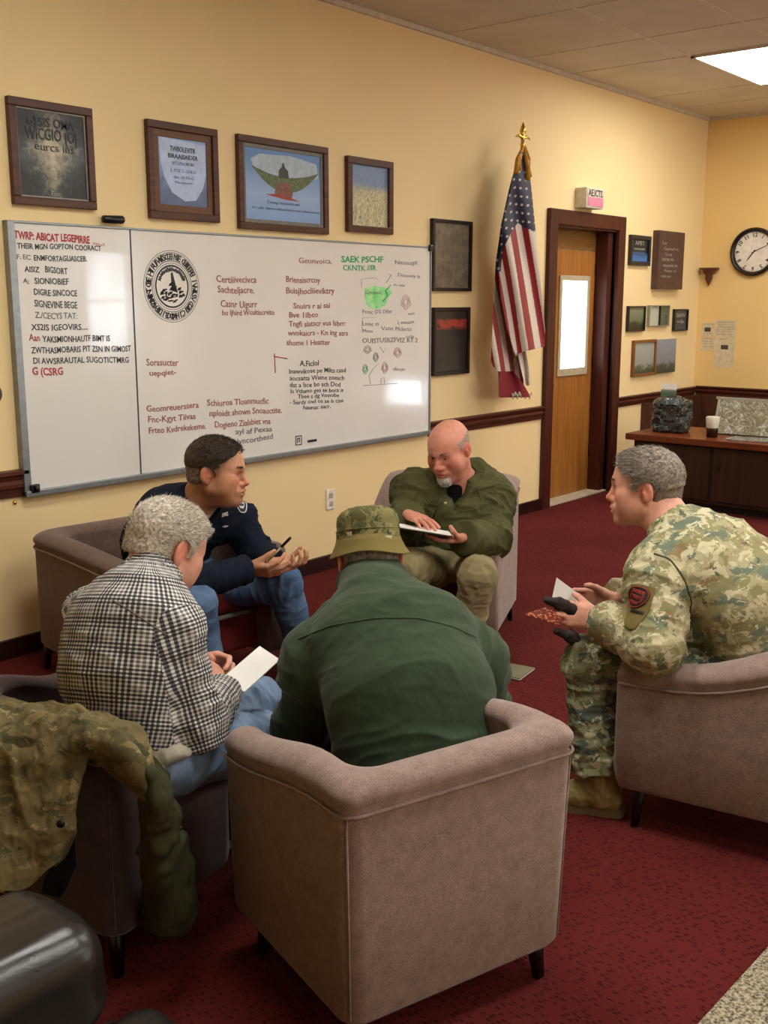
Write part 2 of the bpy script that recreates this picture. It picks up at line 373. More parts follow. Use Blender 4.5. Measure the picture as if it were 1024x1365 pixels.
def plaid():
    t = NT('plaid_shirting'); uv = t.n('UVMap', uv_map='cloth'); sp = t.n('SeparateXYZ'); t.l(uv.outputs[0], sp.inputs[0])
    def stripes(s, per, duty, soft=.08, ph=0.0):
        f = t.math('FRACT', t.math('ADD', t.math('DIVIDE', s, per), 50.0+ph)); tri = t.math('ABSOLUTE', t.math('SUBTRACT', f, .5))
        return t.ramp(tri, [(max(0, .5-duty/2-soft), 0.0), (.5-duty/2+soft*.2, 1.0)])
    out = None
    for ax in (0, 1):
        s = sp.outputs[ax]; fine = stripes(s, .0096, .46, .1); wide = stripes(s, .058, .45, .12, .2)
        v = t.math('MULTIPLY', fine, t.math('ADD', t.math('MULTIPLY', wide, .34), .42)); out = v if out is None else t.math('ADD', out, v)
    c = t.ramp(out, [(0, '#dedbd2'), (.42, '#a3a29d'), (.8, '#5d5f62'), (1.0, '#2a2c31')])
    n = t.noise(t.coord(), 12, 3)
    t.set(Base_Color=c, Roughness=.9); t.bump(t.noise(t.coord(), 50, 4), .25, .002); return t.m
MAT['plaid'] = plaid()
# ------------------------------------------------------------------ people
def frame(F, U=(0, 0, 1)):
    F = nrm(F); X = nrm(np.cross(F, U)); U = np.cross(X, F); return X, F, U
class Head:
    def __init__(s, c, F, U=(0, 0, 1), sc=1.0, roll=0):
        s.X, s.F, s.U = frame(F, U); s.c = np.array(c, float); s.k = sc
        if roll:
            cr, sr = math.cos(roll), math.sin(roll); X, U = s.X, s.U; s.X = X*cr+U*sr; s.U = U*cr-X*sr
    def __call__(s, x, y, z): return s.c+(s.X*x+s.F*y+s.U*z)*s.k
    def ax(s): return (s.X, s.F, s.U)
    def loc(s, P): q = (P-s.c)/s.k; return q@s.X, q@s.F, q@s.U
    def build(s, B, jowl=0, nose=1.0, chin=0, brow=0.0):
        k = s.k; ax = s.ax()
        e = lambda x, y, z, r, kk=.02, op='u', a=ax: B.el(s(x, y, z), [v*k for v in r], a, kk*k, op)
        r = lambda a, b, r1, r2, kk=.015, op='u': B.rc(s(*a), s(*b), r1*k, r2*k, kk*k, op)
        e(0, -.014, .036, (.077, .099, .084)); e(0, .022, .03, (.066, .072, .07), .03)
        e(0, .026, -.03, (.062, .062, .072), .03); e(0, .048, -.07, (.044, .042, .04), .03)
        for sx in (-1, 1):
            r((sx*.052, -.004, -.052), (sx*.018, .07, -.094), .02, .016, .03)
            e(sx*.043, .06, -.014, (.022, .022, .02), .03)
            e(sx*.05, .05, -.045, (.02+jowl, .026, .034), .03)
            r((sx*.006, .09, .026), (sx*.045, .068, .026), .0095+brow, .008, .016)
        e(0, .082, -.099, (.019, .016, .017+chin), .025)
        if jowl: e(0, .03, -.1, (.045, .04, .026), .03)
        for sx in (-1, 1):
            e(sx*.031, .1, .004, (.0165, .016, .0125), .014, 's')
            B.el(s(sx*.031, .0735, .004), [.0148*k]*3, None, .004)
            e(sx*.031, .094, .003, (.0125, .013, .0042), .002, 's')
            r((sx*.012, .095, .02), (sx*.048, .077, .018), .004, .003, .008)
        r((0, .086, .02), (0, .109, -.027), .0085*nose, .0115*nose, .014)
        e(0, .1125, -.029, (.0125*nose, .0105, .010), .008)
        for sx in (-1, 1): e(sx*.0135*nose, .097, -.034, (.009*nose, .012, .008), .007)
        for sx in (-1, 1): e(sx*.007, .106, -.042, (.004, .006, .003), .003, 's')
        e(0, .086, -.06, (.03, .022, .017), .02)
        e(0, .1, -.0585, (.023, .012, .0058), .006); e(0, .098, -.0725, (.019, .012, .0068), .006)
        e(0, .112, -.0652, (.028, .016, .0026), .003, 's')
        for sx in (-1, 1):    # ears
            eF = nrm(s.F*.92+s.X*sx*-.35); eX = nrm(np.cross(eF, s.U)); a = (eX, eF, s.U)
            e(sx*.081, -.016, -.002, (.0075, .019, .031), .008, 'u', a); e(sx*.079, -.012, -.024, (.0065, .01, .012), .006, 'u', a)
            e(sx*.0915, -.010, .002, (.0075, .0105, .019), .005, 's', a)
            e(sx*.083, -.006, -.006, (.004, .004, .007), .004, 'u', a)
    def eyes(s, parent, iris):
        for sx in (-1, 1):
            m = MB(); c = s(sx*.031, .0735, .004); Rm = Matrix((s.X, -s.U, s.F)).transposed()
            prof = [(.0135*math.sin(a)*s.k, .0135*math.cos(a)*s.k) for a in [i*math.pi/16 for i in range(17)]]
            prof[0] = (0, prof[0][1]); prof[-1] = (0, prof[-1][1]); m.lathe(prof, c, 20, Rm)
            for f in m.bm.faces:
                q = np.array(f.calc_center_median())-c; a = math.acos(max(-1, min(1, float(q@s.F)/np.linalg.norm(q))))
                f.material_index = 2 if a < .2 else (1 if a < .46 else 0)
            m.obj('eyeball', [MAT['eyewhite'], iris, MAT['pupil']], parent)
    def brows(s, parent, mat, w=.003, pts=None):
        for sx in (-1, 1):
            P, dr = [], []
            for i in range(330):
                t = rng.random(); x = .012+.036*t; z = .027+.006*math.sin(t*2.6)-.004*t+rng.normal()*.0018; y = .098-.028*t*t-.002*t
                P.append(s(sx*x, y, z)); dr.append(s.X*sx*.9+s.U*.25+s.F*.25)
            strands('eyebrow', np.array(P), np.array(dr), .009*s.k, .0009, mat, parent)
def strands(name, P, D, L, w, mat, parent, var=.3, extra=None):
    n = len(P); D = D+rng.normal(size=D.shape)*.22; D /= np.linalg.norm(D, axis=1)[:, None]
    S = np.cross(D, rng.normal(size=D.shape)); S /= np.linalg.norm(S, axis=1)[:, None]; Ls = L*(1+rng.normal(size=(n, 1))*var)
    co = np.concatenate([P-S*w-D*.002, P+S*w-D*.002, P+D*Ls*.6+S*w*.8, P+D*Ls], 0)
    i = np.arange(n); F = np.stack([i, i+n, i+2*n, i+3*n], 1).astype(np.int32)
    me = arr_mesh(name, co, F)
    at_ = me.color_attributes.new('tint', 'FLOAT_COLOR', 'POINT'); v = rng.random(n); v = np.tile(v, 4); c = np.stack([v, v, v, np.ones_like(v)], 1).astype(np.float32); at_.data.foreach_set('color', c.ravel())
    return link(name, me, mat, parent)
def sample(me, n, keepf=None):
    P = getco(me); N = getno(me); nf = len(me.polygons); fi = np.empty(nf*4, np.int32); me.loops.foreach_get('vertex_index', fi); fi = fi.reshape(-1, 4)
    k = rng.integers(0, nf, n); w = rng.random((n, 4)); w /= w.sum(1)[:, None]; q = (P[fi[k]]*w[..., None]).sum(1); m = (N[fi[k]]*w[..., None]).sum(1)
    if keepf is not None: s = keepf(q); q, m = q[s], m[s]
    return q, m
def hand(B, W, d, n, thumb, curl=(.5, .6, .4), spread=.06, tcurl=.3, sc=1.0, fingers=None, topen=.6):
    """W wrist, d towards the knuckles, n the side the palm looks to, thumb: direction of the thumb side"""
    d = nrm(d); n = np.array(n, float); n = nrm(n-d*(n@d)); s = np.array(thumb, float); s = nrm(s-d*(s@d)-n*(s@n)); W = np.array(W, float)
    B.ec(W-d*.01*sc, W+d*.035*sc, (.026*sc, .018*sc), (.036*sc, .016*sc), s, .012)
    B.ec(W+d*.03*sc, W+d*.08*sc, (.036*sc, .016*sc), (.038*sc, .0125*sc), s, .01)
    off = [.031, .0105, -.0105, -.030]; ln = [(.043, .026, .021), (.047, .030, .022), (.043, .027, .022), (.034, .021, .019)]; fw = [.084, .088, .084, .075]
    for i in range(4):
        K = W+(d*fw[i]+s*off[i])*sc; B.rc(W+(d*.03+s*off[i]*.7)*sc, K, .012*sc, .0112*sc, .008)
        cu = fingers[i] if fingers else curl; dd = nrm(d+s*spread*(1.5-i)); p = K; a = 0; r = .0098 if i < 3 else .0086
        for j in range(3):
            a += cu[j]; v = dd*math.cos(a)+n*math.sin(a); q = p+v*ln[i][j]*sc; B.rc(p, q, (r-.0009*j)*sc, (r-.0009*(j+1))*sc, .0028); p = q
    b = W+(d*.022+s*.022+n*.008)*sc; td = nrm(d*.75+s*topen+n*.35); q = b+td*.045*sc; B.rc(b, q, .0165*sc, .0125*sc, .012)
    v = nrm(td+n*tcurl-s*tcurl*.6); q2 = q+v*.032*sc; B.rc(q, q2, .0115*sc, .0105*sc, .003); v = nrm(v+n*tcurl*.6-s*tcurl*.5); B.rc(q2, q2+v*.024*sc, .0105*sc, .0085*sc, .003)
def lerp(a, b, t): return np.array(a, float)*(1-t)+np.array(b, float)*t
def torso(B, J, g, side, back, top=True, dep=1.0, belly=0.0):
    """g = added thickness; J holds pel, neck, shR, shL"""
    pel, nk = J['pel'], J['neck']; mid = lerp(pel, nk, .42)+back*J.get('bulge', .05); ch = lerp(pel, nk, .76)+back*J.get('bulge2', .03)
    W = J.get('girth', 1.0); a = J.get('chest', 1.0)
    B.ec(pel, mid, (.168*W+g, .118*dep*W+g), (.165*W+g, .120*dep*W+g+belly), side, .04)
    B.ec(mid, ch, (.165*W+g, .122*dep*W+g+belly), (.178*a+g, .122*dep+g), side, .04)
    B.ec(ch, lerp(ch, nk, .75), (.165*a+g, .115*dep+g), (.085+g, .072+g), side, .05)
    for q in ('R', 'L'):
        sh = J['sh'+q]; B.rc(lerp(ch, nk, .72), sh, .062+g, .060+g, .05); B.rc(lerp(mid, ch, .7)+(sh-ch)*.35, sh, .075+g, .058+g, .05)
    return mid, ch
def body_mesh(J, hd, hands, name='body', neck_r=.058, h=.004, legs=True, g=-.012, **hk):
    B = SDF(); side = J['shR']-J['shL']; back = J['back']; B.p
    mid, ch = torso(B, J, g, side, back)
    nb = lerp(J['neck'], ch, .3); B.rc(nb, hd(0, -.03, -.03), neck_r+.012, neck_r-.002, .03); B.rc(J['neck'], hd(0, .01, -.065), neck_r-.004, neck_r-.014, .03)
    hd.build(B, **hk)
    for q in 'RL':
        B.rc(J['sh'+q], J['el'+q], .045, .038, .02); B.ec(J['el'+q], J['wr'+q], (.036, .036), (.026, .021), hands[q]['thumb'], .015)
        hh = dict(hands[q]); hand(B, J['wr'+q], **hh)
        if legs:
            B.rc(J['hip'+q], J['kn'+q], .07, .05, .03); B.rc(J['kn'+q], J['an'+q], .047, .034, .02)
            fd = nrm(J['ft'+q]); B.rc(J['an'+q]-np.array([0, 0, .03]), J['an'+q]+fd*.07-np.array([0, 0, .05]), .028, .02, .02)
    me = B.mesh(name, h)
    return me
def paint_skin(me, hd, fn=None):
    P = getco(me); x, y, z = hd.loc(P); n = len(P); r = np.ones((n, 3), np.float32)
    def spot(cx, cy, cz, rr, col, str_=1.0, ry=None, rz=None):
        w = np.exp(-(((x-cx)/rr)**2+((y-cy)/(ry or rr))**2+((z-cz)/(rz or rr))**2))[:, None]*str_
        r[:] = r*(1-w)+np.array(col, np.float32)*w
    for sx in (-1, 1): spot(sx*.045, .07, -.02, .028, (1.05, .72, .68), .7); spot(sx*.085, -.01, 0, .03, (1.1, .72, .68), .8)
    spot(0, .11, -.03, .02, (1.08, .68, .64), .8)
    spot(0, .105, -.0585, .02, (.85, .42, .4), .95, .02, .006); spot(0, .105, -.073, .018, (.9, .45, .43), .95, .02, .006)
    if fn: fn(x, y, z, r, spot)
    a = me.color_attributes.new('tint', 'FLOAT_COLOR', 'POINT'); a.data.foreach_set('color', np.concatenate([r, np.ones((n, 1))], 1).astype(np.float32).ravel())
def hair_shell(hd, region, th=.006, h=.004, rough=.0015, sd=1, extra=None):
    B = SDF(); k = hd.k; ax = hd.ax()
    B.el(hd(0, -.014, .036), [(.077+th)*k, (.099+th)*k, (.084+th)*k], ax, .02); B.el(hd(0, .022, .03), [(.066+th)*k, (.072+th)*k, (.07+th)*k], ax, .03)
    B.el(hd(0, -.04, -.03), [(.062+th)*k, (.062+th)*k, (.055+th)*k], ax, .03)
    if extra: extra(B, hd)
    def f(P): x, y, z = hd.loc(P); return region(x, y, z)*k     # region > 0 where hair grows
    B.add(f, hd.c, 9, 's', .004)
    me = B.mesh('hair', h)
    if rough: P = getco(me); N = getno(me); setco(me, P+N*(rough*vnoise(P, 160, sd)+rough*vnoise(P, 60, sd+4))[:, None])
    return me
def hair_on(hd, region, parent, mat, th=.006, L=.012, n=9000, comb=(0, 0, 0), flat=.6, w=.0007, sd=1, h=.004, extra=None, keep=None, Lf=None, rough=.0015):
    me = hair_shell(hd, region, th, h, rough, sd, extra); a = me.color_attributes.new('tint', 'FLOAT_COLOR', 'POINT'); m = len(me.vertices)
    v = .5+.5*vnoise(getco(me), 220, sd); a.data.foreach_set('color', np.stack([v, v, v, np.ones(m)], 1).astype(np.float32).ravel())
    o = link('hair', me, mat, parent); P, N = sample(me, n)
    x, y, z = hd.loc(P); r = region(x, y, z); out = (N@hd.X)*x+(N@hd.F)*y+(N@hd.U)*(z-.02); s = (out > 0) & (r > .001); P, N = P[s], N[s]
    c = hd.X*comb[0]+hd.F*comb[1]+hd.U*comb[2]; D = N*flat+c
    strands('hair_strands', P-N*.001, D, L, w, mat, o); return o
def trousers(J, g=.012, h=.0045, kneef=None, cuff=None, flare=1.0, wr=.007, seed=3, sc=16):
    B = SDF(); side = J['hipR']-J['hipL']; pel = J['pel']; W = J.get('girth', 1.0)
    up = nrm(J['neck']-pel)
    B.ec(lerp(J['hipR'], J['hipL'], .5), pel+up*.06, (.16*W+g, .11+g), (.16*W+g, .118*W+g), side, .03)
    for q in 'RL':
        B.rc(J['hip'+q], J['kn'+q], .082+g, .061+g, .04); B.rc(J['kn'+q], J['an'+q]+np.array([0, 0, .03]), .058+g, (.044+g)*flare, .02)
    for q in 'RL': 
        a = J['an'+q]+np.array([0, 0, .0 if cuff is None else cuff]); B.lcut(a, J['an'+q]-J['kn'+q], .15)
    me = B.mesh('trousers', h); N0 = None
    ks = [J['knR'], J['knL'], J['anR'], J['anL'], lerp(J['hipR'], J['hipL'], .5)]
    def mask(P):
        m = .25
        for k_ in ks: m = m+1.0*np.exp(-(np.linalg.norm(P-A3(k_), axis=1)/.13)**2)
        return np.minimum(m, 1.2)
    wrinkle_dir(me, wr, sc, seed, [(J[a+q], J[b+q], r) for q in 'RL' for a, b, r in (('hip', 'kn', .08), ('kn', 'an', .055))], mask); return me
def shoe(J, q, mat, parent, sole, boot=0.0, name='shoe', L=.27, h=.004):
    an = J['an'+q]; f = nrm([J['ft'+q][0], J['ft'+q][1], 0]); s = np.array([-f[1], f[0], 0]); up = np.array([0, 0, 1.]); g0 = np.array([an[0], an[1], 0])
    B = SDF(); B.ec(g0-f*.05+up*.055, g0+f*.06+up*.055, (.036, .04), (.043, .04), s, .02); B.ec(g0+f*.06+up*.045, g0+f*.15+up*.04, (.045, .034), (.04, .026), s, .03)
    B.rc(g0-f*.02+up*.06, np.array(an)+up*(.01+boot), .045, .046 if not boot else .052, .03); B.plane(g0+up*.022, (0, 0, -1))
    me = B.mesh(name, h); wrinkle(me, .0025, 40, 4); u = link(name, me, mat, parent)
    m = MB(); prof = []
    for (y, w) in ((-.092, .018), (-.08, .032), (-.04, .038), (.02, .036), (.07, .046), (.12, .046), (.165, .034), (.188, .014)): prof.append((y, w))
    ring = [(y, w) for y, w in prof]+[(y, -w) for y, w in prof[::-1]]
    top = [m.bm.verts.new(g0+f*y+s*w+up*.027) for y, w in ring]; bot = [m.bm.verts.new(g0+f*y+s*w+up*.001) for y, w in ring]
    m.bm.faces.new(top); m.bm.faces.new(bot[::-1])
    for i in range(len(ring)): m.bm.faces.new((top[i], top[(i+1) % len(ring)], bot[(i+1) % len(ring)], bot[i]))
    m.obj('sole', sole, u); return u
def sleeve(B, J, q, g, k=.02, wr_r=.038, el_r=.05, sh_r=.062, stop=0.0, cuffd=.0):
    sh, el, wr = J['sh'+q], J['el'+q], J['wr'+q]; d = nrm(wr-el); B.rc(sh, el, sh_r+g, el_r+g, k*1.5); B.rc(el, wr-d*(stop), el_r+g, wr_r+g, k)
    if cuffd: B.rc(wr-d*(stop+cuffd), wr-d*stop, wr_r+g+.003, wr_r+g+.003, .002)
    B.lcut(wr-d*(stop-.002), d, .08, .003)
def upper(J, name, g=.012, h=.0045, arms=(.062, .05, .038), wr=.007, seed=1, sc=14, stop=.0, collar=None, stretch=(1, 1, 1.5), belly=0, dep=1.0, hem=None, extra=None, cuffd=.03, maskbase=.35):
    B = SDF(); side = J['shR']-J['shL']; torso(B, J, g, side, J['back'], belly=belly, dep=dep)
    for q in 'RL': sleeve(B, J, q, g, sh_r=arms[0], el_r=arms[1], wr_r=arms[2], stop=stop, cuffd=cuffd)
    if extra: extra(B)
    if collar: collar(B)
    me = B.mesh(name, h)
    js = [J['elR'], J['elL'], J['shR']*.8+J['elR']*.2, J['shL']*.8+J['elL']*.2, J['pel']]
    def mask(P):
        m = maskbase
        for k_ in js: m = m+.8*np.exp(-(np.linalg.norm(P-A3(k_), axis=1)/.12)**2)
        return np.minimum(m, 1.15)
    tm = lerp(J['pel'], J['neck'], .45)+J['back']*J.get('bulge', .05)*.6; gg = g+.03
    wrinkle_dir(me, wr, sc, seed, [(J['pel'], tm, .13), (tm, J['neck'], .13)]+[(J[a+q], J[b+q], r+g-.01) for q in 'RL' for a, b, r in (('sh', 'el', arms[0]), ('el', 'wr', arms[2]))], mask); return me
def neck_collar(B, J, hd, r0, r1, h0=.0, h1=.06, th=.006, dep=.9, fwd=None, open_front=False, off=(0, 0, 0), vopen=.05):
    a = J['neck']; d = nrm(hd(0, -.02, -.06)-a); side = J['shR']-J['shL']; o = np.array(off)
    B.ec(a+d*h0+o, a+d*h1+o, (r0, r0*dep), (r1, r1*dep), side, .012); B.plane
    B.lcut(a+d*(h1-.004)+o, d, .13, .004)
    B.ec(a+d*h0*.5+o, a+d*(h1+.05)+o, (r0-th, r0*dep-th), (r1-th, r1*dep-th), side, .002, 's')
    if open_front:
        s_ = nrm(side); f = -J['back']; f = nrm(f-s_*(f@s_)-d*(f@d)*.6); u = nrm(np.cross(s_, f)); u = u if u@d > 0 else -u
        q = vopen; c = a+f*(r0+.015)+d*(h1+.012); B.rb(c, (q, .06, q), (nrm(s_+u), f, nrm(u-s_)), .006, .006, 's')
def resolve(S, **kw):
    J = {k: np.array(at(*v)) for k, v in S.items()}
    J.update({k: np.array(v, float) if isinstance(v, (tuple, list)) else v for k, v in kw.items()})
    J['back'] = nrm(J['back']); return J

def man(label, J, skin, hd, hands, **kw):
    base = (float(J['pel'][0]), float(J['pel'][1]), 0)
    root = thing('person', label, 'person', base); WORLD.add(root.name)
    bk = {k: kw[k] for k in ('neck_r', 'jowl', 'nose', 'chin', 'brow', 'h', 'g') if k in kw}
    me = body_mesh(J, hd, hands, **bk); paint_skin(me, hd, kw.get('paint')); link('body', me, skin, root); return root
# ------------------------------------------------------------------ the room
WY, WX, CH = 4.27, 9.75, 3.24
def struct(o): return prop(o, kind='structure')
def wallmat(name, c):
    t = NT(name); v = t.coord(); f = t.noise(v, 1.3, 3)
    t.set(Base_Color=t.ramp(f, [(.3, tuple(x*.97 for x in lin(c)[:3])), (.7, tuple(x*1.03 for x in lin(c)[:3]))]), Roughness=.62); t.b.inputs['Specular IOR Level'].default_value = .3
    t.bump(t.noise(v, 260, 3), .12, .001); return t.m
MAT['wall'] = wallmat('wall_paint', '#f2d9a3'); MAT['wall_r'] = wallmat('wall_paint_right', '#efcc88')
MAT['mahog'] = wood('mahogany', '#3a160d', '#5c2818', 'X'); MAT['mahogZ'] = wood('mahogany_upright', '#35140c', '#54241a', 'Z'); MAT['mahogD'] = wood('dark_mahogany', '#200b08', '#33130d', 'X', .4)
MAT['oak'] = wood('door_oak', '#8a5424', '#b07534', 'Z', .4, .7); MAT['frame_brown'] = wood('picture_frame_wood', '#3c2114', '#5d3623', 'X', .35); MAT['frame_dark'] = wood('dark_frame_wood', '#1c1210', '#2d1d18', 'Z', .35)
MAT['alu'] = simple('aluminium', '#8f9496', .38, .75, bump=.03); MAT['black'] = simple('black_plastic', '#101011', .4, bump=.05); MAT['chrome'] = simple('chrome', '#cfcfcf', .15, 1, bump=0)
MAT['whiteplastic'] = simple('white_plastic', '#d9d4c4', .4, bump=.03); MAT['gold'] = simple('gold_metal', '#d9b45a', .22, 1, bump=.05); MAT['goldcord'] = simple('gold_cord', '#c08a1e', .6, nscale=80, var=.3, bump=.4)
def carpet():
    t = NT('red_carpet'); v = t.coord(); sp = t.n('SeparateXYZ'); t.l(v, sp.inputs[0])
    big = t.noise(v, 1.4, 3); fine = t.noise(v, 260, 3)
    vr = t.coord(rot=(0, 0, math.radians(12)), scale=(1, .45, 1)); vo = t.n('TexVoronoi', i_Scale=92.0, i_Randomness=.5); t.l(vr, vo.inputs['Vector'])
    fl = t.ramp(vo.outputs['Distance'], [(.0, 0.0), (.22, 0.0), (.38, 1.0)])
    base = t.ramp(t.math('ADD', t.math('MULTIPLY', big, .5), t.math('MULTIPLY', fine, .5)), [(.3, '#521b1b'), (.7, '#6b2826')])
    t.set(Base_Color=t.mix(fl, '#3e1514', base), Roughness=1.0); t.b.inputs['Specular IOR Level'].default_value = .1
    t.bump(t.math('ADD', t.math('MULTIPLY', fl, .7), fine), .6, .004); return t.m
MAT['carpet'] = carpet()
X0, Y0 = -2.2, -4.2
struct(MB().span((X0-.1, Y0-.1, -.12), (WX+.2, WY+.3, 0)).obj('floor', MAT['carpet']))
DX0, DX1, DZ = 7.10, 8.06, 2.16
w = MB(); w.span((X0-.1, WY, 0), (DX0, WY+.12, CH+.1)); w.span((DX1, WY, 0), (WX+.12, WY+.12, CH+.1)); w.span((DX0, WY, DZ), (DX1, WY+.12, CH+.1)); struct(w.obj('wall_back', MAT['wall']))
struct(MB().span((WX, Y0-.1, 0), (WX+.12, WY, CH+.1)).obj('wall_right', MAT['wall_r']))
struct(MB().span((X0-.12, Y0-.1, 0), (X0, WY, CH+.1)).obj('wall_left', MAT['wall']))
w = MB()
GX = [(6.3, 7.1), (8.75, 9.5)]  # gaps for unseen windows, invented for the reflections in the whiteboard
xs = [X0]+[v for a in GX for v in a]+[WX]
for i in range(0, len(xs), 2): w.span((xs[i], Y0-.12, 0), (xs[i+1], Y0, CH+.1))
for a, b in GX: w.span((a, Y0-.12, 0), (b, Y0, .9)); w.span((a, Y0-.12, 2.3), (b, Y0, CH+.1))
struct(w.obj('wall_front', MAT['wall']))
t = NT('window_daylight'); t.b.inputs['Emission Color'].default_value = (.8, .9, 1, 1); t.b.inputs['Emission Strength'].default_value = 6; MAT['daylight'] = t.m  # glow of the added panes, made for board reflections
for i, (a, b) in enumerate(GX):
    o = MB().span((a-.0, Y0-.09, .9), (b, Y0-.07, 2.3)).obj('window_%d' % (i+1), MAT['daylight']); struct(o)
    m = MB(); 
    for p, q in (((a, .9), (a+.05, 2.3)), ((b-.05, .9), (b, 2.3)), ((a, .9), (b, .95)), ((a, 2.25), (b, 2.3)), ((a, 1.57), (b, 1.62))): m.span((p[0], Y0-.06, p[1]), (q[0], Y0-.01, q[1]))
    m.obj('window_frame', MAT['whiteplastic'], o)
o = struct(MB().span((WX-.012, .45, .34), (WX-.002, .92, .68)).obj('window_3', MAT['daylight'])); m = MB()  # low pane in the right wall, invented for a glare on the whiteboard
for p, q in (((.40, .29), (.97, .34)), ((.40, .68), (.97, .73)), ((.40, .34), (.45, .68)), ((.92, .34), (.97, .68))): m.span((WX-.03, *p), (WX, *q))
m.obj('window_frame', MAT['whiteplastic'], o)
# ceiling: tiles and bars
def tilemat():
    t = NT('ceiling_tile'); v = t.coord(); f = t.noise(v, 3, 4); vo = t.noise(v, 180, 4)
    t.set(Base_Color=t.ramp(f, [(.3, '#cfc8ba'), (.7, '#dad3c6')]), Roughness=.95); t.bump(vo, .3, .002); return t.m
MAT['tile'] = tilemat(); MAT['tbar'] = simple('ceiling_bar', '#d5cdbb', .6, bump=.02)
struct(MB().span((X0, Y0, CH), (WX, WY, CH+.1)).obj('ceiling', MAT['tile']))
xl = [8.49+.62*2*k if k else 8.49 for k in range(1)]+[7.25, 6.6, 5.7, 4.8, 3.9, 3.0, 2.1, 1.2, .3, -.6, -1.5, 9.1]
yl = [3.33, 2.71, 1.5, .3, -.9, -2.1, -3.3]
m = MB()
for y in yl: m.span((X0, y-.012, CH-.004), (WX, y+.012, CH+.002))
for x in xl: m.span((x-.011, Y0, CH-.0035), (x+.011, WY, CH+.002))
m.span((X0, WY-.025, CH-.03), (WX, WY-.001, CH-.001)); m.span((WX-.025, Y0, CH-.03), (WX-.001, WY, CH-.001))
struct(m.obj('trim_1', MAT['tbar']))
t = NT('light_diffuser'); t.b.inputs['Emission Color'].default_value = (1, .965, .90, 1); t.b.inputs['Emission Strength'].default_value = 9.0; t.b.inputs['Base Color'].default_value = (.9, .9, .9, 1); MAT['diffuser'] = t.m
LP = [(7.87, 3.02, 'lit rectangular ceiling light panel at the upper right, near the corner')]
for x, y in ((2.2, 2.2), (5.2, .9), (2.4, .3), (7.87, .9)): LP.append((x, y, None))
for x in (1.0, 4.2, 7.2): LP.append((x, -2.4, None))
for i, (x, y, lb) in enumerate(LP):
    lt = thing('ceiling_light', lb or 'lit rectangular ceiling light panel further into the room behind the camera', 'ceiling light', (x, y, CH), group='recessed ceiling light panels')
    m = MB(); 
    for a, b in (((-.62, -.31), (.62, -.285)), ((-.62, .285), (.62, .31)), ((-.62, -.31), (-.595, .31)), ((.595, -.31), (.62, .31))): m.span((*a, -.016), (*b, -.001))
    m.obj('light_frame', MAT['whiteplastic'], lt); MB().span((-.6, -.29, -.012), (.6, .29, -.004)).obj('diffuser', MAT['diffuser'], lt)
# baseboards and chair rails
def rail(name, a, b, z0, z1, side, mat, d=.035):
    m = MB(); h = z1-z0; (ax, ay), (bx, by) = a, b
    prof = [(0, z0), (d*.35, z0), (d*.4, z0+h*.3), (d*.75, z0+h*.36), (d*.8, z0+h*.5), (d*.55, z0+h*.62), (d*.7, z0+h*.78), (d, z0+h*.84), (d, z0+h*.97), (0, z1)]
    n = len(prof); A_, B_ = [], []
    for o, z in prof:
        ox, oy = (0, -o) if side == 'y' else (-o, 0); A_.append(m.bm.verts.new((ax+ox, ay+oy, z))); B_.append(m.bm.verts.new((bx+ox, by+oy, z)))
    for i in range(n): m.bm.faces.new((A_[i], A_[(i+1) % n], B_[(i+1) % n], B_[i]))
    m.bm.faces.new(A_); m.bm.faces.new(B_[::-1]); return struct(m.obj(name, mat))
rail('trim_2', (X0, WY), (2.575, WY), .735, .858, 'y', MAT['mahog'], .04); rail('trim_3', (5.56, WY), (6.99, WY), .71, .81, 'y', MAT['mahog']); rail('trim_4', (8.175, WY), (WX, WY), .705, .79, 'y', MAT['mahog']); rail('trim_5', (WX, Y0), (WX, WY-.036), .72, .80, 'x', MAT['mahog'])
def base(name, a, b, side): 
    m = MB(); d = .022
    if side == 'y': m.span((a[0], WY-d, 0), (b[0], WY, .088), .004)
    else: m.span((WX-d, a[1], 0), (WX, b[1], .088), .004)
    return struct(m.obj(name, MAT['mahogD']))
base('baseboard_left', (X0, WY), (6.98, WY), 'y'); base('baseboard_right', (8.2, WY), (8.66, WY), 'y'); base('baseboard_corner', (WX, Y0), (WX, WY-.03), 'x')
# wainscot panel round the corner
m = MB(); m.span((8.68, WY-.03, 0), (WX, WY-.001, .704), .004); m.span((8.66, WY-.045, 0), (8.74, WY-.001, .70), .004); m.span((WX-.03, 1.4, 0), (WX-.001, WY-.03, .719), .004); struct(m.obj('trim_6', wood('panel_wood', '#3a1e10', '#5a3320', 'Z', .5)))
# door
m = MB()
m.span((6.985, WY-.035, 0), (7.10, WY, 2.27), .006); m.span((8.06, WY-.035, 0), (8.175, WY, 2.27), .006); m.span((7.10, WY-.035, 2.16), (8.06, WY, 2.27), .006)
m.span((7.085, WY-.01, 0), (7.10, WY+.2, 2.16)); m.span((8.06, WY-.01, 0), (8.075, WY+.2, 2.16)); m.span((7.085, WY-.01, 2.145), (8.075, WY+.2, 2.16))
m.span((7.98, WY+.02, 0), (8.06, WY+.13, 2.145), .004)
struct(m.obj('trim_7', MAT['mahogZ']))
d1 = MB().span((7.10, WY+.135, .012), (8.06, WY+.175, 1.995), .003).obj('door_1', MAT['oak']); struct(d1)
m = MB(); wx0, wx1, wz0, wz1, dy = 7.455, 7.85, 1.06, 1.755, WY+.135
for a, b in (((wx0-.04, wz0-.06), (wx1+.04, wz0)), ((wx0-.04, wz1), (wx1+.04, wz1+.04)), ((wx0-.04, wz0), (wx0, wz1)), ((wx1, wz0), (wx1+.04, wz1))): m.span((a[0], dy-.014, a[1]), (b[0], dy, b[1]), .004)
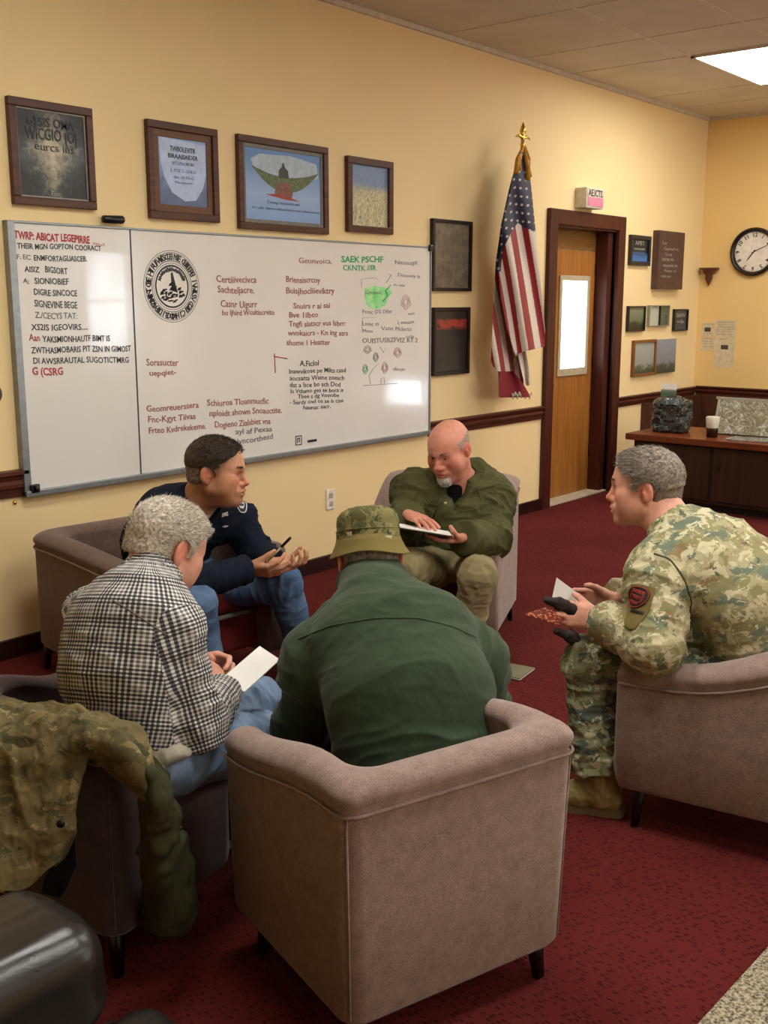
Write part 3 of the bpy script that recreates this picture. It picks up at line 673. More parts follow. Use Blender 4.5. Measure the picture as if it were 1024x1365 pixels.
m.obj('window_surround', simple('pale_moulding', '#b3a78c', .5), d1)
t = NT('frosted_pane'); t.b.inputs['Base Color'].default_value = (.9, .9, .88, 1); t.b.inputs['Emission Color'].default_value = (1, .98, .93, 1); t.b.inputs['Emission Strength'].default_value = 1.6; t.b.inputs['Roughness'].default_value = .2
MB().span((wx0, dy-.006, wz0), (wx1, dy, wz1)).obj('glass_pane', t.m, d1, 'bright frosted glass pane')
m = MB(); kc = Vector((7.245, dy, .935)); Rk = Matrix.Rotation(math.radians(90), 3, 'X'); m.lathe([(0, 0), (.036, 0), (.034, .008), (.014, .012), (.013, .032), (.03, .04), (.036, .056), (.030, .07), (.012, .078), (0, .079)], kc, 24, Rk); m.obj('door_knob', MAT['chrome'], d1)
struct(MB().span((7.10, WY+.135, 2.0), (8.06, WY+.175, 2.145), .003).obj('trim_8', wood('header_wood', '#7a5528', '#94692f', 'X', .45)))
struct(MB().span((7.10, WY-.01, 0), (8.06, WY+.14, .014), .003).obj('trim_9', simple('pale_threshold', '#bdb398', .5)))
m = MB()
for z in (.3, 1.05, 1.8): m.span((7.985, WY+.128, z), (8.03, WY+.137, z+.09), .001); m.tube([(7.985, WY+.125, z), (7.985, WY+.125, z+.09)], .007)
m.obj('hinge', simple('dark_hinge', '#2b2018', .4, .8), d1)
# lit sign box above the door
sg = thing('sign_box', 'white wall-mounted sign box with a pink lower half above the oak door', 'sign', (7.52, WY, 2.37))
MB().span((-.135, -.10, -.075), (.135, 0, .075), .006).obj('housing', MAT['whiteplastic'], sg); MB().span((-.125, -.104, -.066), (.125, -.10, .066), .002).obj('face_panel', simple('sign_face', '#cfc8ba', .4), sg)
MB().span((-.118, -.107, -.062), (.118, -.104, .004), .001).obj('pink_panel', simple('pink_panel', '#d583a0', .4), sg, 'pink lower half of the sign')
put_text('AE.ICTS.', .07, (-.112, -.1045, .012), (1, 0, 0), (0, 0, 1), MAT['black'], sg, .224, name='lettering', bold=.0015)
# ---- whiteboard
BX0, BX1, BZ0, BZ1, BS = 2.585, 5.53, .757, 1.928, 3.195
wb = thing('whiteboard', 'large two-panel whiteboard covered in red, black and green handwriting', 'whiteboard', (0, 0, 0)); WORLD.add(wb.name)
t = NT('whiteboard_surface'); v = t.coord(); t.set(Base_Color=t.ramp(t.noise(v, 2.2, 4), [(.3, '#e2e1dc'), (.7, '#e9e8e3')]), Roughness=.13, Coat_Weight=.3); t.bump(t.noise(v, 3.0, 2), .35, .012); MAT['wbsurf'] = t.m
YB = WY-.03
MB().span((BX0, YB, BZ0), (BS-.002, WY-.006, BZ1), .002).obj('left_panel', MAT['wbsurf'], wb); MB().span((BS+.002, YB, BZ0), (BX1, WY-.006, BZ1), .002).obj('right_panel', MAT['wbsurf'], wb)
m = MB(); fw = .014
m.span((BX0-.035, YB-.01, BZ0-.024), (BX0+.0, WY, BZ1+.008), .003); m.span((BX1, YB-.008, BZ0-.024), (BX1+.012, WY, BZ1+.008), .003); m.span((BX0-.035, YB-.006, BZ1), (BX1+.012, WY, BZ1+.010), .002); m.span((BX0-.035, YB-.02, BZ0-.026), (BX1+.012, WY, BZ0+.002), .004)
m.obj('aluminium_frame', MAT['alu'], wb)
MB().span((BS-.003, YB-.003, BZ0), (BS+.003, YB+.002, BZ1)).obj('panel_seam', simple('seam_grey', '#3d3f40', .5), wb)
m = MB(); m.span((BX0-.012, YB-.022, BZ0-.01), (BX0+.035, YB-.004, BZ0+.03), .006); m.tube([(BX0+.012, YB-.03, BZ0-.004), (BX0+.012, YB-.03, BZ0+.026)], .008); m.obj('corner_clip', MAT['black'], wb)
m = MB(); m.span((BX1-.02, YB-.018, BZ1-.02), (BX1+.02, YB-.0, BZ1+.02), .006); m.obj('corner_clip', MAT['black'], wb)
INK = dict(r=simple('red_ink', '#b03a44', .5, bump=0), k=simple('black_ink', '#34343a', .5, bump=0), g=simple('green_ink', '#1fa86a', .5, bump=0), y=simple('grey_ink', '#77756f', .5, bump=0), m=simple('faded_red_ink', '#9c5a58', .5, bump=0))
def wl(s, px0, py0, px1, py1, hpx, ink, bold=.0006, jit=.05):
    a = atY(px0, py0, YB-.0012); b = atY(px1, py1, YB-.0012); t_ = atY(px0, py0-hpx, YB-.0012)
    return put_text(s, (t_.z-a.z)*1.32, a, b-a, (0, 0, 1), INK[ink], wb, (b-a).length, bold=bold, jit=jit, name='handwriting')
LINES = [('TWRP: ABICAT LEGEPIRRE', 19, 317, 120, 325, 11, 'r', .0016), ('mo.cl', 124, 326, 139, 328, 5, 'r', 0), ('THEIR MGN GOPTON COORACT', 23, 331, 135, 334, 8, 'k'), ('F. EC', 22, 345, 41, 346, 7, 'y'), ('ENMFORTAGLIASCEB.', 45, 347, 116, 349, 8, 'k'), ('AISIZ', 33, 362, 53, 363, 8, 'k'), ('BIGSORT', 60, 363, 90, 365, 9, 'k'),
 ('A:', 31, 377, 39, 378, 7, 'y'), ('SIONIOBIEF', 46, 378, 92, 379, 9, 'k'), ('DIGRE SINCOCE', 45, 393, 103, 395, 9, 'k'), ('SIGNEVINE BEGE', 46, 409, 103, 411, 10, 'k'), ('Z./CECYS TAT:', 47, 424, 103, 425, 9, 'y'), ('XS2IS IGEOVIRS....', 42, 440, 117, 440, 9, 'k'), ('Aan', 39, 454, 53, 454, 10, 'r'), ('YAKSMIONHAUTF BIMT IS', 57, 456, 147, 455, 9, 'k'),
 ('ZWTHASMOBARIS PIT ZSN IN GIMOST', 42, 471, 175, 468, 9, 'k'), ('DI AWSRRAUTAL SUGOTICTMRG', 44, 485, 172, 483, 9, 'k'), ('G (CSRG', 43, 500, 84, 499, 11, 'r', .0012),
 ('Certiiivecivca', 288, 376, 342, 377, 10, 'm'), ('Sachteljacre.', 290, 390, 339, 391, 10, 'm'), ('Casnr Uigurr', 294, 409, 343, 410, 10, 'm'), ('ho ljhird Wcultiscrvito', 296, 420, 366, 420, 8, 'm'),
 ('Sorasucter', 195, 487, 238, 487, 10, 'm'), ('uepqiet-', 199, 501, 235, 499, 8, 'm'), ('Geomreuerssera', 195, 549, 265, 544, 9, 'm'), ('Fnc-Kgyt Tiivas', 197, 563, 261, 559, 9, 'm'), ('Frteo Kvdrekekeme.', 198, 578, 275, 572, 9, 'm'),
 ('Schiuroa Tloanmucfic', 276, 541, 358, 538, 9, 'm'), ('nploidt shown Snoauctite.', 279, 555, 376, 550, 9, 'm'), ('Dogieno Zialsbiet vna', 286, 570, 361, 565, 9, 'm'), ('ayl af Pexaa', 314, 579, 363, 575, 8, 'y'), ('lyncorthesd', 316, 592, 364, 585, 8, 'y'),
 ('Geunvoica.', 398, 350, 443, 352, 8, 'm', .0002), ('SAEK PSCHF', 455, 349, 511, 350, 9, 'g', .0012), ('CKNTK //IR', 457, 360, 502, 361, 8, 'g', .0006), ('Nituasgit', 526, 352, 557, 353, 6, 'y', 0), ('Briensiscrcoy', 381, 376, 427, 377, 9, 'm'), ('Buisjhocliieviktry', 381, 391, 446, 392, 9, 'm'),
 ('Snuirs r ai sai', 391, 411, 440, 411, 8, 'm'), ('Bve 1ilbto', 385, 423, 424, 423, 8, 'm'), ('Tngfi slatscr vus lsbrr:', 385, 435, 461, 434, 8, 'm'), ('wvokaicrs - Kn ing atrs', 384, 447, 464, 447, 8, 'm'), ('shome 1 Heatter', 382, 460, 440, 460, 8, 'm'),
 ('A.Ficlol', 400, 488, 425, 487, 8, 'k'), ('Inawvikose pe Mllts casd', 385, 498, 461, 496, 7, 'k', .0003), ('aocsatta Waine zoesch', 386, 507, 459, 506, 7, 'k', .0003), ('dst a lsce bo sch Dod', 386, 516, 454, 515, 7, 'k', .0003), ('Is Vthano ges se bocs is', 387, 524, 458, 522, 6, 'k', .0003), ('Tbee s dg Vmnobe', 397, 531, 452, 529, 6, 'k', .0003), ('- Serdy owl os se is cise', 386, 539, 458, 536, 6, 'k', .0003), ('haunac sacr.', 404, 546, 441, 544, 6, 'k', .0003),
 ('OUISTUSBZFVIZ RT 2', 483, 457, 557, 456, 7, 'y', .0003), ('Frmc DS Dfnr', 483, 418, 523, 418, 6, 'y', 0), ('Lnmc m', 483, 434, 505, 434, 6, 'y', 0), ('Mscao', 484, 443, 497, 443, 5, 'y', 0), ('Vstn', 508, 440, 524, 440, 6, 'y', 0), ('Mclvcto', 527, 441, 549, 441, 6, 'y', 0), ('L vnscaste', 530, 432, 552, 431, 5, 'y', 0), ('Duscvity ls', 530, 368, 560, 371, 5, 'y', 0), ('Gyenwa', 487, 392, 508, 392, 6, 'y', 0), ('rs. cuar', 525, 381, 540, 382, 4, 'y', 0), ('wst', 544, 420, 553, 419, 4, 'y', 0), ('dissin', 524, 494, 540, 494, 5, 'y', 0), ('cvSt', 541, 450, 552, 450, 4, 'y', 0)]
for L_ in LINES: wl(*L_)
def curve_on_board(pts, ink, r=.0022, name='drawing'):
    P = [atY(x, y, YB-.001) for x, y in pts]; m = MB(); m.tube(P, r, 5); return m.obj(name, INK[ink], wb)
def ring_pts(cx, cy, rx, ry, n=28, w=0): return [(cx+rx*(1+w*math.sin(5*a))*math.cos(a), cy+ry*(1+w*math.cos(4*a))*math.sin(a)) for a in [2*math.pi*i/n for i in range(n+1)]]
curve_on_board([(366, 471), (367, 497)], 'r', .003); curve_on_board([(365, 475), (383, 478)], 'r', .003)
for cx, cy, rx, ry, ink in ((490, 466, 5, 5, 'y'), (501, 476, 3.5, 6, 'y'), (487, 492, 3.5, 6, 'g'), (513, 490, 4, 7, 'r'), (541, 403, 6, 9, 'm'), (530, 470, 5, 6, 'm')):
    for k in range(3): curve_on_board(ring_pts(cx, cy, rx*(1-.28*k), ry*(1-.28*k), 20, .12), ink, .0013)
curve_on_board([(485, 514), (530, 511)], 'y', .0015); curve_on_board([(494, 512), (492, 500), (499, 490), (506, 484)], 'y', .0012); curve_on_board([(508, 512), (508, 505), (512, 503), (513, 511)], 'y', .0012); curve_on_board([(507, 462), (511, 470), (514, 463)], 'y', .0012); curve_on_board([(482, 383), (482, 372), (500, 370), (505, 374)], 'y', .001); curve_on_board([(483, 443), (483, 424), (502, 423)], 'y', .001); curve_on_board([(515, 377), (522, 366), (518, 366)], 'y', .0015); curve_on_board([(510, 402), (517, 394), (514, 388), (521, 380)], 'g', .0035)
t = NT('reflection_green'); v = t.coord(); t.set(Base_Color=t.ramp(t.noise(v, 18, 4), [(.35, '#7be58a'), (.65, '#b6f2b4')]), Roughness=.2)  # greenish highlight reflected in the board, painted as flat colour
P = [atY(x, y, YB-.0006) for x, y in ((486, 384), (500, 381), (519, 384), (524, 388), (518, 396), (514, 406), (506, 412), (494, 411), (488, 405), (486, 394))]; MB().poly(P).obj('painted_reflection', t.m, wb, 'bright green reflection painted on the board')
# seal drawn on the board
sc_ = atY(229.5, 382, YB-.001); sr = (atY(229.5, 334, YB).z-atY(229.5, 430, YB).z)/2
def ring_flat(m, c, r0, r1, n=72, mi=0):
    for i in range(n):
        a, b = 2*math.pi*i/n, 2*math.pi*(i+1)/n; q = [(r0, a), (r1, a), (r1, b), (r0, b)]; m.poly([(c.x+r*math.sin(t_), c.y, c.z+r*math.cos(t_)) for r, t_ in q], mi)
m = MB(); ring_flat(m, sc_, sr*.985, sr); ring_flat(m, sc_, sr*.93, sr*.945); ring_flat(m, sc_, sr*.70, sr*.72); ring_flat(m, sc_, sr*.55, sr*.60); ring_flat(m, sc_, sr*.64, sr*.655)
for i in range(46):
    a = -1.2+2.4*i/45; r0, r1 = sr*(.40+.05*rng.random()), sr*(.50+.05*rng.random()); s_, c_ = math.sin(a), math.cos(a); pw = .0022
    m.poly([(sc_.x+r0*s_-pw*c_, sc_.y, sc_.z+r0*c_+pw*s_), (sc_.x+r0*s_+pw*c_, sc_.y, sc_.z+r0*c_-pw*s_), (sc_.x+r1*s_+pw*c_, sc_.y, sc_.z+r1*c_-pw*s_), (sc_.x+r1*s_-pw*c_, sc_.y, sc_.z+r1*c_+pw*s_)])
for i in range(70):
    a = rng.random()*6.28; rr = sr*.44*math.sqrt(rng.random()); x = sc_.x+rr*math.cos(a); z = sc_.z-sr*.16+rr*.62*math.sin(a)
    if z > sc_.z+sr*.06-abs(x-sc_.x)*.9+.02: continue
    s1, s2 = .004+.012*rng.random(), .003+.006*rng.random(); m.poly([(x-s1, sc_.y, z-s2), (x+s1*.7, sc_.y, z-s2*.6), (x+s1, sc_.y, z+s2), (x-s1*.4, sc_.y, z+s2*.7)])
m.poly([(sc_.x-.004, sc_.y, sc_.z-.02), (sc_.x+.035, sc_.y, sc_.z-.03), (sc_.x+.02, sc_.y, sc_.z+.02), (sc_.x+.006, sc_.y, sc_.z+.07), (sc_.x-.006, sc_.y, sc_.z+.065)])
seal = m.obj('seal_emblem', INK['k'], wb, 'round black seal emblem drawn on the board', fix=False)
ring_txt = 'IDEPARTMENT OBE HTIRUIWVSSCIEINIE CHREEREI IVHAISV COAPIC IHNOICR '
for i, ch in enumerate(ring_txt):
    if ch == ' ': continue
    a = 2*math.pi*(i/len(ring_txt))+3.6; rad = Vector((math.sin(a), 0, math.cos(a))); tan = Vector((math.cos(a), 0, -math.sin(a)))
    put_text(ch, sr*.24, sc_+rad*sr*.745-tan*sr*.06, tan, rad, INK['k'], seal, None, name='letter', bold=.0012)
a = atY(394, 594, YB-.001); m = MB()
for p, q in (((0, 0), (.052, .005)), ((0, .05), (.052, .055)), ((0, 0), (.005, .055)), ((.047, 0), (.052, .055)), ((.014, .014), (.02, .042)), ((.014, .036), (.036, .042)), ((.03, .016), (.036, .042))): m.span((a.x+p[0], a.y-.001, a.z+p[1]), (a.x+q[0], a.y, a.z+q[1]))
m.obj('maker_mark', INK['k'], wb)
a, b = atY(410, 590, YB), atY(422, 585, YB); MB().span((a.x, YB-.003, a.z), (b.x, YB, b.z), .001).obj('black_sticker', MAT['black'], wb)
mk = MB(); mk.tube([atY(137, 292, WY-.03), atY(138, 292, WY-.03), atY(163, 293, WY-.03), atY(165, 293, WY-.03)], [.008, .017, .019, .012], 14); mk.obj('cable_clip', MAT['black'], None)
prop(COL.objects['cable_clip'], 'black rounded clip on the top edge of the whiteboard above the panel seam', 'clip')
# ---- pictures
def framed(name, label, x0, x1, z0, z1, fw, fm, pm, extra=None, inner=None, dep=.03, cat='picture', group=None):
    t_ = thing(name, label, cat, (0, 0, 0), group=group); WORLD.add(t_.name)
    m = MB()
    for a, b in (((x0, z0), (x1, z0+fw)), ((x0, z1-fw), (x1, z1)), ((x0, z0+fw), (x0+fw, z1-fw)), ((x1-fw, z0+fw), (x1, z1-fw))): m.span((a[0], WY-dep, a[1]), (b[0], WY-.001, b[1]), min(.004, fw*.12))
    m.obj('frame', fm, t_)
    i0 = fw
    if inner:
        m = MB(); g = inner[0]
        for a, b in (((x0+fw, z0+fw), (x1-fw, z0+fw+g)), ((x0+fw, z1-fw-g), (x1-fw, z1-fw)), ((x0+fw, z0+fw+g), (x0+fw+g, z1-fw-g)), ((x1-fw-g, z0+fw+g), (x1-fw, z1-fw-g))): m.span((a[0], WY-dep*.6, a[1]), (b[0], WY-.002, b[1]), .002)
        m.obj('inner_border', inner[1], t_); i0 += g
    MB().span((x0+i0, WY-dep*.45, z0+i0), (x1-i0, WY-.003, z1-i0)).obj('print', pm, t_)
    return t_
def pic(name, fn, rough=.42):
    t_ = NT(name); g = t_.n('TexCoord').outputs['Generated']; sp = t_.n('SeparateXYZ'); t_.l(g, sp.inputs[0]); c = fn(t_, g, sp.outputs[0], sp.outputs[2]); t_.set(Base_Color=c, Roughness=rough, Coat_Weight=.12, Coat_Roughness=.1); return t_.m
def p1(t_, g, x, z):
    n = t_.noise(g, 9, 6, .7, 1.0); d = t_.math('ADD', t_.math('ABSOLUTE', t_.math('SUBTRACT', x, .5)), t_.math('ABSOLUTE', t_.math('MULTIPLY', t_.math('SUBTRACT', z, .55), .75)))
    return t_.ramp(t_.math('ADD', t_.math('SUBTRACT', .85, t_.math('MULTIPLY', d, 1.0)), t_.math('MULTIPLY', t_.math('SUBTRACT', n, .5), .9)), [(.2, '#14191a'), (.42, '#3d4444'), (.62, '#8b8673'), (.82, '#beb69a')])
f1 = framed('framed_picture', 'large brown framed dark picture, leftmost in the row above the whiteboard', 2.6, 3.02, 2.007, 2.449, .035, MAT['frame_brown'], pic('print_dark_forest', p1), inner=(.008, simple('thin_slip', '#8d8a82', .4)), group='framed pictures above the whiteboard')
def ptext(s, size, x, z, w, mat, par, y=None, bold=0, jit=.03): return put_text(s, size, (x, (y or WY-.016), z), (1, 0, 0), (0, 0, 1), mat, par, w, name='lettering', bold=bold, jit=jit)
PAL = simple('pale_print_ink', '#a7a9a2', .5, bump=0); GRY = simple('dark_print_ink', '#2a303a', .5, bump=0); BLU = simple('blue_print_ink', '#50648a', .5, bump=0)
ptext('GESIS OMA', .055, 2.69, 2.345, .24, GRY, f1, bold=.001); ptext('WICGIO (O)', .07, 2.68, 2.29, .26, GRY, f1, bold=.001); ptext('eurcs ins', .05, 2.72, 2.245, .2, GRY, f1); ptext('Enst', .03, 2.79, 2.055, .05, PAL, f1)
def p2(t_, g, x, z):
    n = t_.noise(g, 4, 4); return t_.ramp(t_.math('ADD', t_.math('MULTIPLY', z, .6), t_.math('MULTIPLY', n, .5)), [(.2, '#506283'), (.4, '#5f7194'), (.55, '#7f97c4'), (.9, '#93aede')])
f2 = framed('framed_certificate', 'brown framed pale blue certificate, second in the row above the whiteboard', 3.325, 3.765, 1.99, 2.445, .036, MAT['frame_brown'], pic('print_certificate', p2), inner=(.034, wood('inner_mat_brown', '#5d3d28', '#6f4b33', 'X')), group='framed pictures above the whiteboard')
m = MB(); m.poly([(x, WY-.0145, z) for x, z in ((3.402, 2.375), (3.69, 2.36), (3.69, 2.22), (3.668, 2.15), (3.62, 2.09), (3.55, 2.082), (3.47, 2.12), (3.425, 2.19), (3.405, 2.27))]); m.obj('certificate_paper', simple('pale_blue_paper', '#b4c6e8', .4), f2)
for s, z, w_, sz in (('TWBOLEVITR', 2.315, .16, .034), ('BIRAAISAIDER', 2.282, .19, .03), ('SFCLVPAORURE', 2.252, .14, .022), ('J. STE C-SALU', 2.218, .16, .022), ('dus. 0155-C', 2.188, .13, .02), ('Nauarnon', 2.165, .11, .016)): ptext(s, sz, 3.545-w_/2, z, w_, GRY if z > 2.26 else BLU, f2, bold=.0004 if z > 2.26 else 0)
def p3(t_, g, x, z): return t_.ramp(t_.math('ADD', z, t_.math('MULTIPLY', t_.noise(g, 5, 3), .25)), [(.1, '#7ea3d6'), (.5, '#97b4dc'), (1.0, '#5f8cc4')])
f3 = framed('framed_picture', 'wide brown framed blue print of a domed building above the whiteboard', 3.903, 4.585, 1.969, 2.443, .036, MAT['frame_brown'], pic('print_blue_sky', p3), inner=(.02, simple('grey_mat', '#77766f', .6)), group='framed pictures above the whiteboard')
def pol(par, name, pts, mat, dy=.0145): MB().poly([(x, WY-dy, z) for x, z in pts]).obj(name, mat, par)
GRN = simple('print_green', '#5b6a45', .5, nscale=60, var=.4); SKY = simple('print_pale_sky', '#a9bccb', .5, nscale=30)
pol(f3, 'sky_shape', [(4.0, 2.33), (4.06, 2.36), (4.3, 2.37), (4.5, 2.345), (4.515, 2.27), (4.42, 2.24), (4.1, 2.24), (4.02, 2.28)], SKY, .0142)
lo = [(4.0+.52*t_, 2.30-.125*(1-(2*t_-1)**2)) for t_ in [i/14 for i in range(15)]]; hi = [(4.0+.52*t_, 2.30-.035*(1-(2*t_-1)**2)-.01*math.sin(t_*3)) for t_ in [i/14 for i in range(15)]]
pol(f3, 'landscape_strip', lo+hi[::-1], GRN, .0146)
pol(f3, 'dome', [(4.2, 2.25), (4.205, 2.29), (4.225, 2.305), (4.235, 2.33), (4.243, 2.33), (4.253, 2.305), (4.275, 2.29), (4.28, 2.25)], simple('print_dark_green', '#36453a', .5), .0150)
pol(f3, 'brick_base', [(4.18, 2.15), (4.17, 2.175), (4.2, 2.225), (4.28, 2.225), (4.31, 2.175), (4.3, 2.15)], simple('print_brick', '#80564a', .6, nscale=80, var=.3), .0150); pol(f3, 'red_ground', [(4.1, 2.158), (4.2, 2.165), (4.3, 2.15), (4.36, 2.135), (4.25, 2.138)], simple('print_red', '#a0443c', .6), .0154)
ptext('Cnung raclascnl ost', .022, 4.11, 2.112, .25, BLU, f3); ptext('Ln. alat clpus ncltanc.los ss wc nlaotsocmt', .018, 4.0, 2.08, .52, BLU, f3)
def p4(t_, g, x, z):
    mp = t_.n('Mapping'); t_.l(g, mp.inputs[0]); mp.inputs['Scale'].default_value = (14, 1, 5); n = t_.noise(mp.outputs[0], 1.6, 6, .75, 2.0)
    a = t_.ramp(n, [(.3, '#3d463c'), (.4, '#7a8064'), (.5, '#c4bb92'), (.62, '#e6dfbd')]); return t_.mix(t_.ramp(t_.math('ADD', z, t_.math('MULTIPLY', n, .3)), [(.72, 0.0), (.85, 1.0)]), a, t_.ramp(n, [(.3, '#5c78a0'), (.7, '#8ba3c4')]))
f4 = framed('framed_picture', 'narrow brown framed picture of pale reeds, rightmost above the whiteboard', 4.75, 5.164, 1.994, 2.419, .04, MAT['frame_brown'], pic('print_reeds', p4), group='framed pictures above the whiteboard')
def p5(t_, g, x, z): return t_.ramp(t_.math('ADD', t_.noise(g, 6, 7, .75, .6), t_.math('MULTIPLY', z, .12)), [(.3, '#2f2b24'), (.5, '#6a6252'), (.72, '#8a806c')])
f5 = framed('framed_picture', 'dark framed grey stone-like picture, upper of two right of the whiteboard', 5.565, 6.0, 1.66, 2.116, .022, MAT['frame_dark'], pic('print_grey_stone', p5), group='dark pictures between whiteboard and flag')
def p6(t_, g, x, z):
    n = t_.noise(g, 7, 6, .7, 1.5); m_ = t_.math('MULTIPLY', t_.ramp(z, [(.68, 0.0), (.74, 1.0), (.84, 1.0), (.88, 0.0)]), t_.ramp(n, [(.4, 0.0), (.5, 1.0)])); return t_.mix(m_, t_.ramp(n, [(.3, '#14120f'), (.8, '#3a342b')]), '#a8392c')
f6 = framed('framed_picture', 'dark framed near-black picture with a red streak, lower of two right of the whiteboard', 5.587, 5.99, 1.11, 1.555, .024, MAT['frame_dark'], pic('print_black_red', p6), group='dark pictures between whiteboard and flag')
# small things right of the door
def plaque(name, label, x0, x1, z0, z1, fm, pm, dep=.03, fw=.02): return framed(name, label, x0, x1, z0, z1, fw, fm, pm, dep=dep, group='small pictures right of the door')
def pq(stops, sc=6, st=(1, 1, 1)):
    def f(t_, g, x, z): return t_.ramp(t_.math('ADD', t_.math('MULTIPLY', z, .7), t_.math('MULTIPLY', t_.noise(g, sc, 6, .7, 1), .5)), stops)
    return f
FB = simple('black_frame', '#1b1a1c', .35)
q = plaque('framed_notice', 'small black framed notice with a blue lower half, right of the oak door', 8.283, 8.655, 1.89, 2.138, FB, pic('print_blue_notice', pq([(.2, '#3f74b4'), (.5, '#3465a0'), (.56, '#15181c'), (1, '#202326')], 5)), fw=.035)
ptext('APET', .05, 8.38, 2.06, .17, PAL, q, WY-.017); ptext('nusnscast', .03, 8.36, 2.02, .2, PAL, q, WY-.017); ptext('dsolsjkt', .05, 8.34, 1.975, .22, BLU, q, WY-.017)
q = thing('engraved_board', 'tall dark brown board with faint pale lettering, right of the blue notice', 'plaque', (0, 0, 0)); WORLD.add(q.name)
MB().span((8.735, WY-.06, 1.697), (9.25, WY, 2.194), .004).obj('panel', simple('brown_panel', '#4f372f', .45, nscale=14, var=.25), q)
for i, (s, w_) in enumerate((('Lo', .08), ('Coyctiscll oit', .30), ('Cyc mc', .14), ('SOPTIN VIA', .24), ('cyzyscyle (oc', .3), ('Pnstasr on', .24), ('tustia auv.', .2))): ptext(s, .035, 8.80+.03*(i % 3), 2.08-.047*i, w_, PAL, q, WY-.0615)
plaque('framed_photograph', 'small dark green landscape photograph, left of three in the row right of the door', 8.30, 8.615, 1.34, 1.553, FB, pic('print_green_land', pq([(.2, '#141c14'), (.45, '#243424'), (.55, '#5c6a50'), (.8, '#7d8468')])), fw=.012)
q = plaque('open_booklet', 'open booklet with one blank and one green page, middle of three right of the door', 8.685, 9.085, 1.375, 1.558, simple('booklet_edge', '#8c8a78', .5), pic('print_booklet', lambda t_, g, x, z: t_.mix(t_.ramp(x, [(.54, 0.0), (.56, 1.0)]), '#b9bfae', t_.ramp(t_.noise(g, 6, 5), [(.3, '#3c4a35'), (.7, '#6b7458')]))), fw=.008); MB().span((8.893, WY-.032, 1.38), (8.903, WY-.012, 1.553)).obj('spine', FB, q)
q = plaque('framed_notice', 'small dark notice with a pale drawing, rightmost of three right of the door', 9.2, 9.49, 1.325, 1.522, FB, pic('print_small_notice', pq([(.2, '#4a4c50'), (.6, '#32353a'), (.9, '#4c4f55')], 14)), fw=.01); ptext('S#AW', .05, 9.25, 1.45, .19, PAL, q, WY-.017); ptext('nc@a', .04, 9.27, 1.4, .16, PAL, q, WY-.017)
q = plaque('framed_photograph', 'wide wooden framed pair of misty lakeside photographs, lowest picture right of the door', 8.425, 8.86, .95, 1.262, wood('light_frame', '#7a4a24', '#94602f', 'Z'), pic('print_lake', pq([(.15, '#1d2a20'), (.38, '#4a5a48'), (.45, '#8f958c'), (.9, '#a9aca6')], 8)), fw=.022)
MB().span((8.862, WY-.028, .955), (9.26, WY-.001, 1.258), .003).obj('second_print', pic('print_lake_dark', pq([(.15, '#1a241c'), (.4, '#37443a'), (.48, '#7a8084'), (.9, '#8d95a4')], 8)), q)
# wall right: clock, bracket, papers
ck = thing('wall_clock', 'round wall clock with a dark wooden rim and white dial on the right wall', 'clock', (WX, 3.762, 2.033)); R = .215
Ry = Matrix.Rotation(math.radians(-90), 3, 'Y')
MB().lathe([(R*.82, .0), (R*1.0, .0), (R*1.0, .03), (R*.955, .048), (R*.88, .045), (R*.835, .02), (R*.82, .012)], (-.001, 0, 0), 64, Ry).obj('rim', simple('clock_rim', '#1f100d', .3), ck)
MB().lathe([(0, .012), (R*.85, .012)], (-.001, 0, 0), 64, Ry).obj('dial', simple('clock_dial', '#e9e2d2', .5), ck)
for k in range(12):
    a = math.radians(30*(k+1)); c = Vector((-.0145, 0, 0)); rad = Vector((0, -math.sin(a), math.cos(a))); tan = Vector((0, -math.cos(a), -math.sin(a)))
    s = str(k+1); put_text(s, .05, c+rad*R*.62-tan*(.012*len(s)), tan, rad, MAT['black'], ck, None, name='numeral', bold=.0012)
for a, l, w_, nm in ((math.radians(218), R*.5, .0055, 'hour_hand'), (math.radians(65), R*.72, .004, 'minute_hand')):
    rad = Vector((0, -math.sin(a), math.cos(a))); tan = Vector((0, -math.cos(a), -math.sin(a))); m = MB(); ln_ = [(-tan*w_, 0), (tan*w_, 0)]
    m.tube([Vector((-.018, 0, 0))-rad*.02, Vector((-.018, 0, 0))+rad*l*.6, Vector((-.018, 0, 0))+rad*l], [w_, w_*.8, .001], 6); m.obj(nm, MAT['black'], ck)
ring = MB(); ring.tube([(-.0135, R*.80*math.sin(a), R*.80*math.cos(a)) for a in [2*math.pi*i/60 for i in range(61)]], .0008, 4); ring.obj('minute_ring', MAT['black'], ck)
br = thing('wall_bracket', 'small carved wooden wall bracket left of the clock', 'wall bracket', (WX, 4.165, 1.90)); bw = simple('carved_wood', '#5e2f1a', .5, nscale=60, bump=.4)
MB().span((-.07, -.085, -.02), (0, .085, .0), .005).obj('shelf', bw, br); MB().lathe([(.062, 0), (.05, -.03), (.03, -.05), (.034, -.08), (.015, -.12), (.0, -.15)], (-.035, 0, -.02), 14).obj('corbel', bw, br)
PAPER = simple('paper', '#d9c9a6', .8, bump=.02); PAPW = simple('white_paper', '#e9e7e0', .75, nscale=8, var=.03, bump=.02)
def paper_r(label, y0, y1, z0, z1, lines, blocks):
    q = thing('posted_paper', label, 'paper', (0, 0, 0), group='papers pinned to the right wall'); WORLD.add(q.name); MB().span((WX-.003, y0, z0), (WX, y1, z1)).obj('sheet', PAPER, q)
    for (yy, z, w_, s) in lines: put_text(s, .022, (WX-.0034, yy, z), (0, -1, 0), (0, 0, 1), simple('faint_ink', '#9b8a74', .6, bump=0) if 'fi' not in MAT else MAT['fi'], q, w_, name='lettering')
    for (ya, za, yb, zb) in blocks: MB().span((WX-.0045, ya, za), (WX-.003, yb, zb)).obj('printed_block', simple('printed_block', '#4a4540', .6), q)
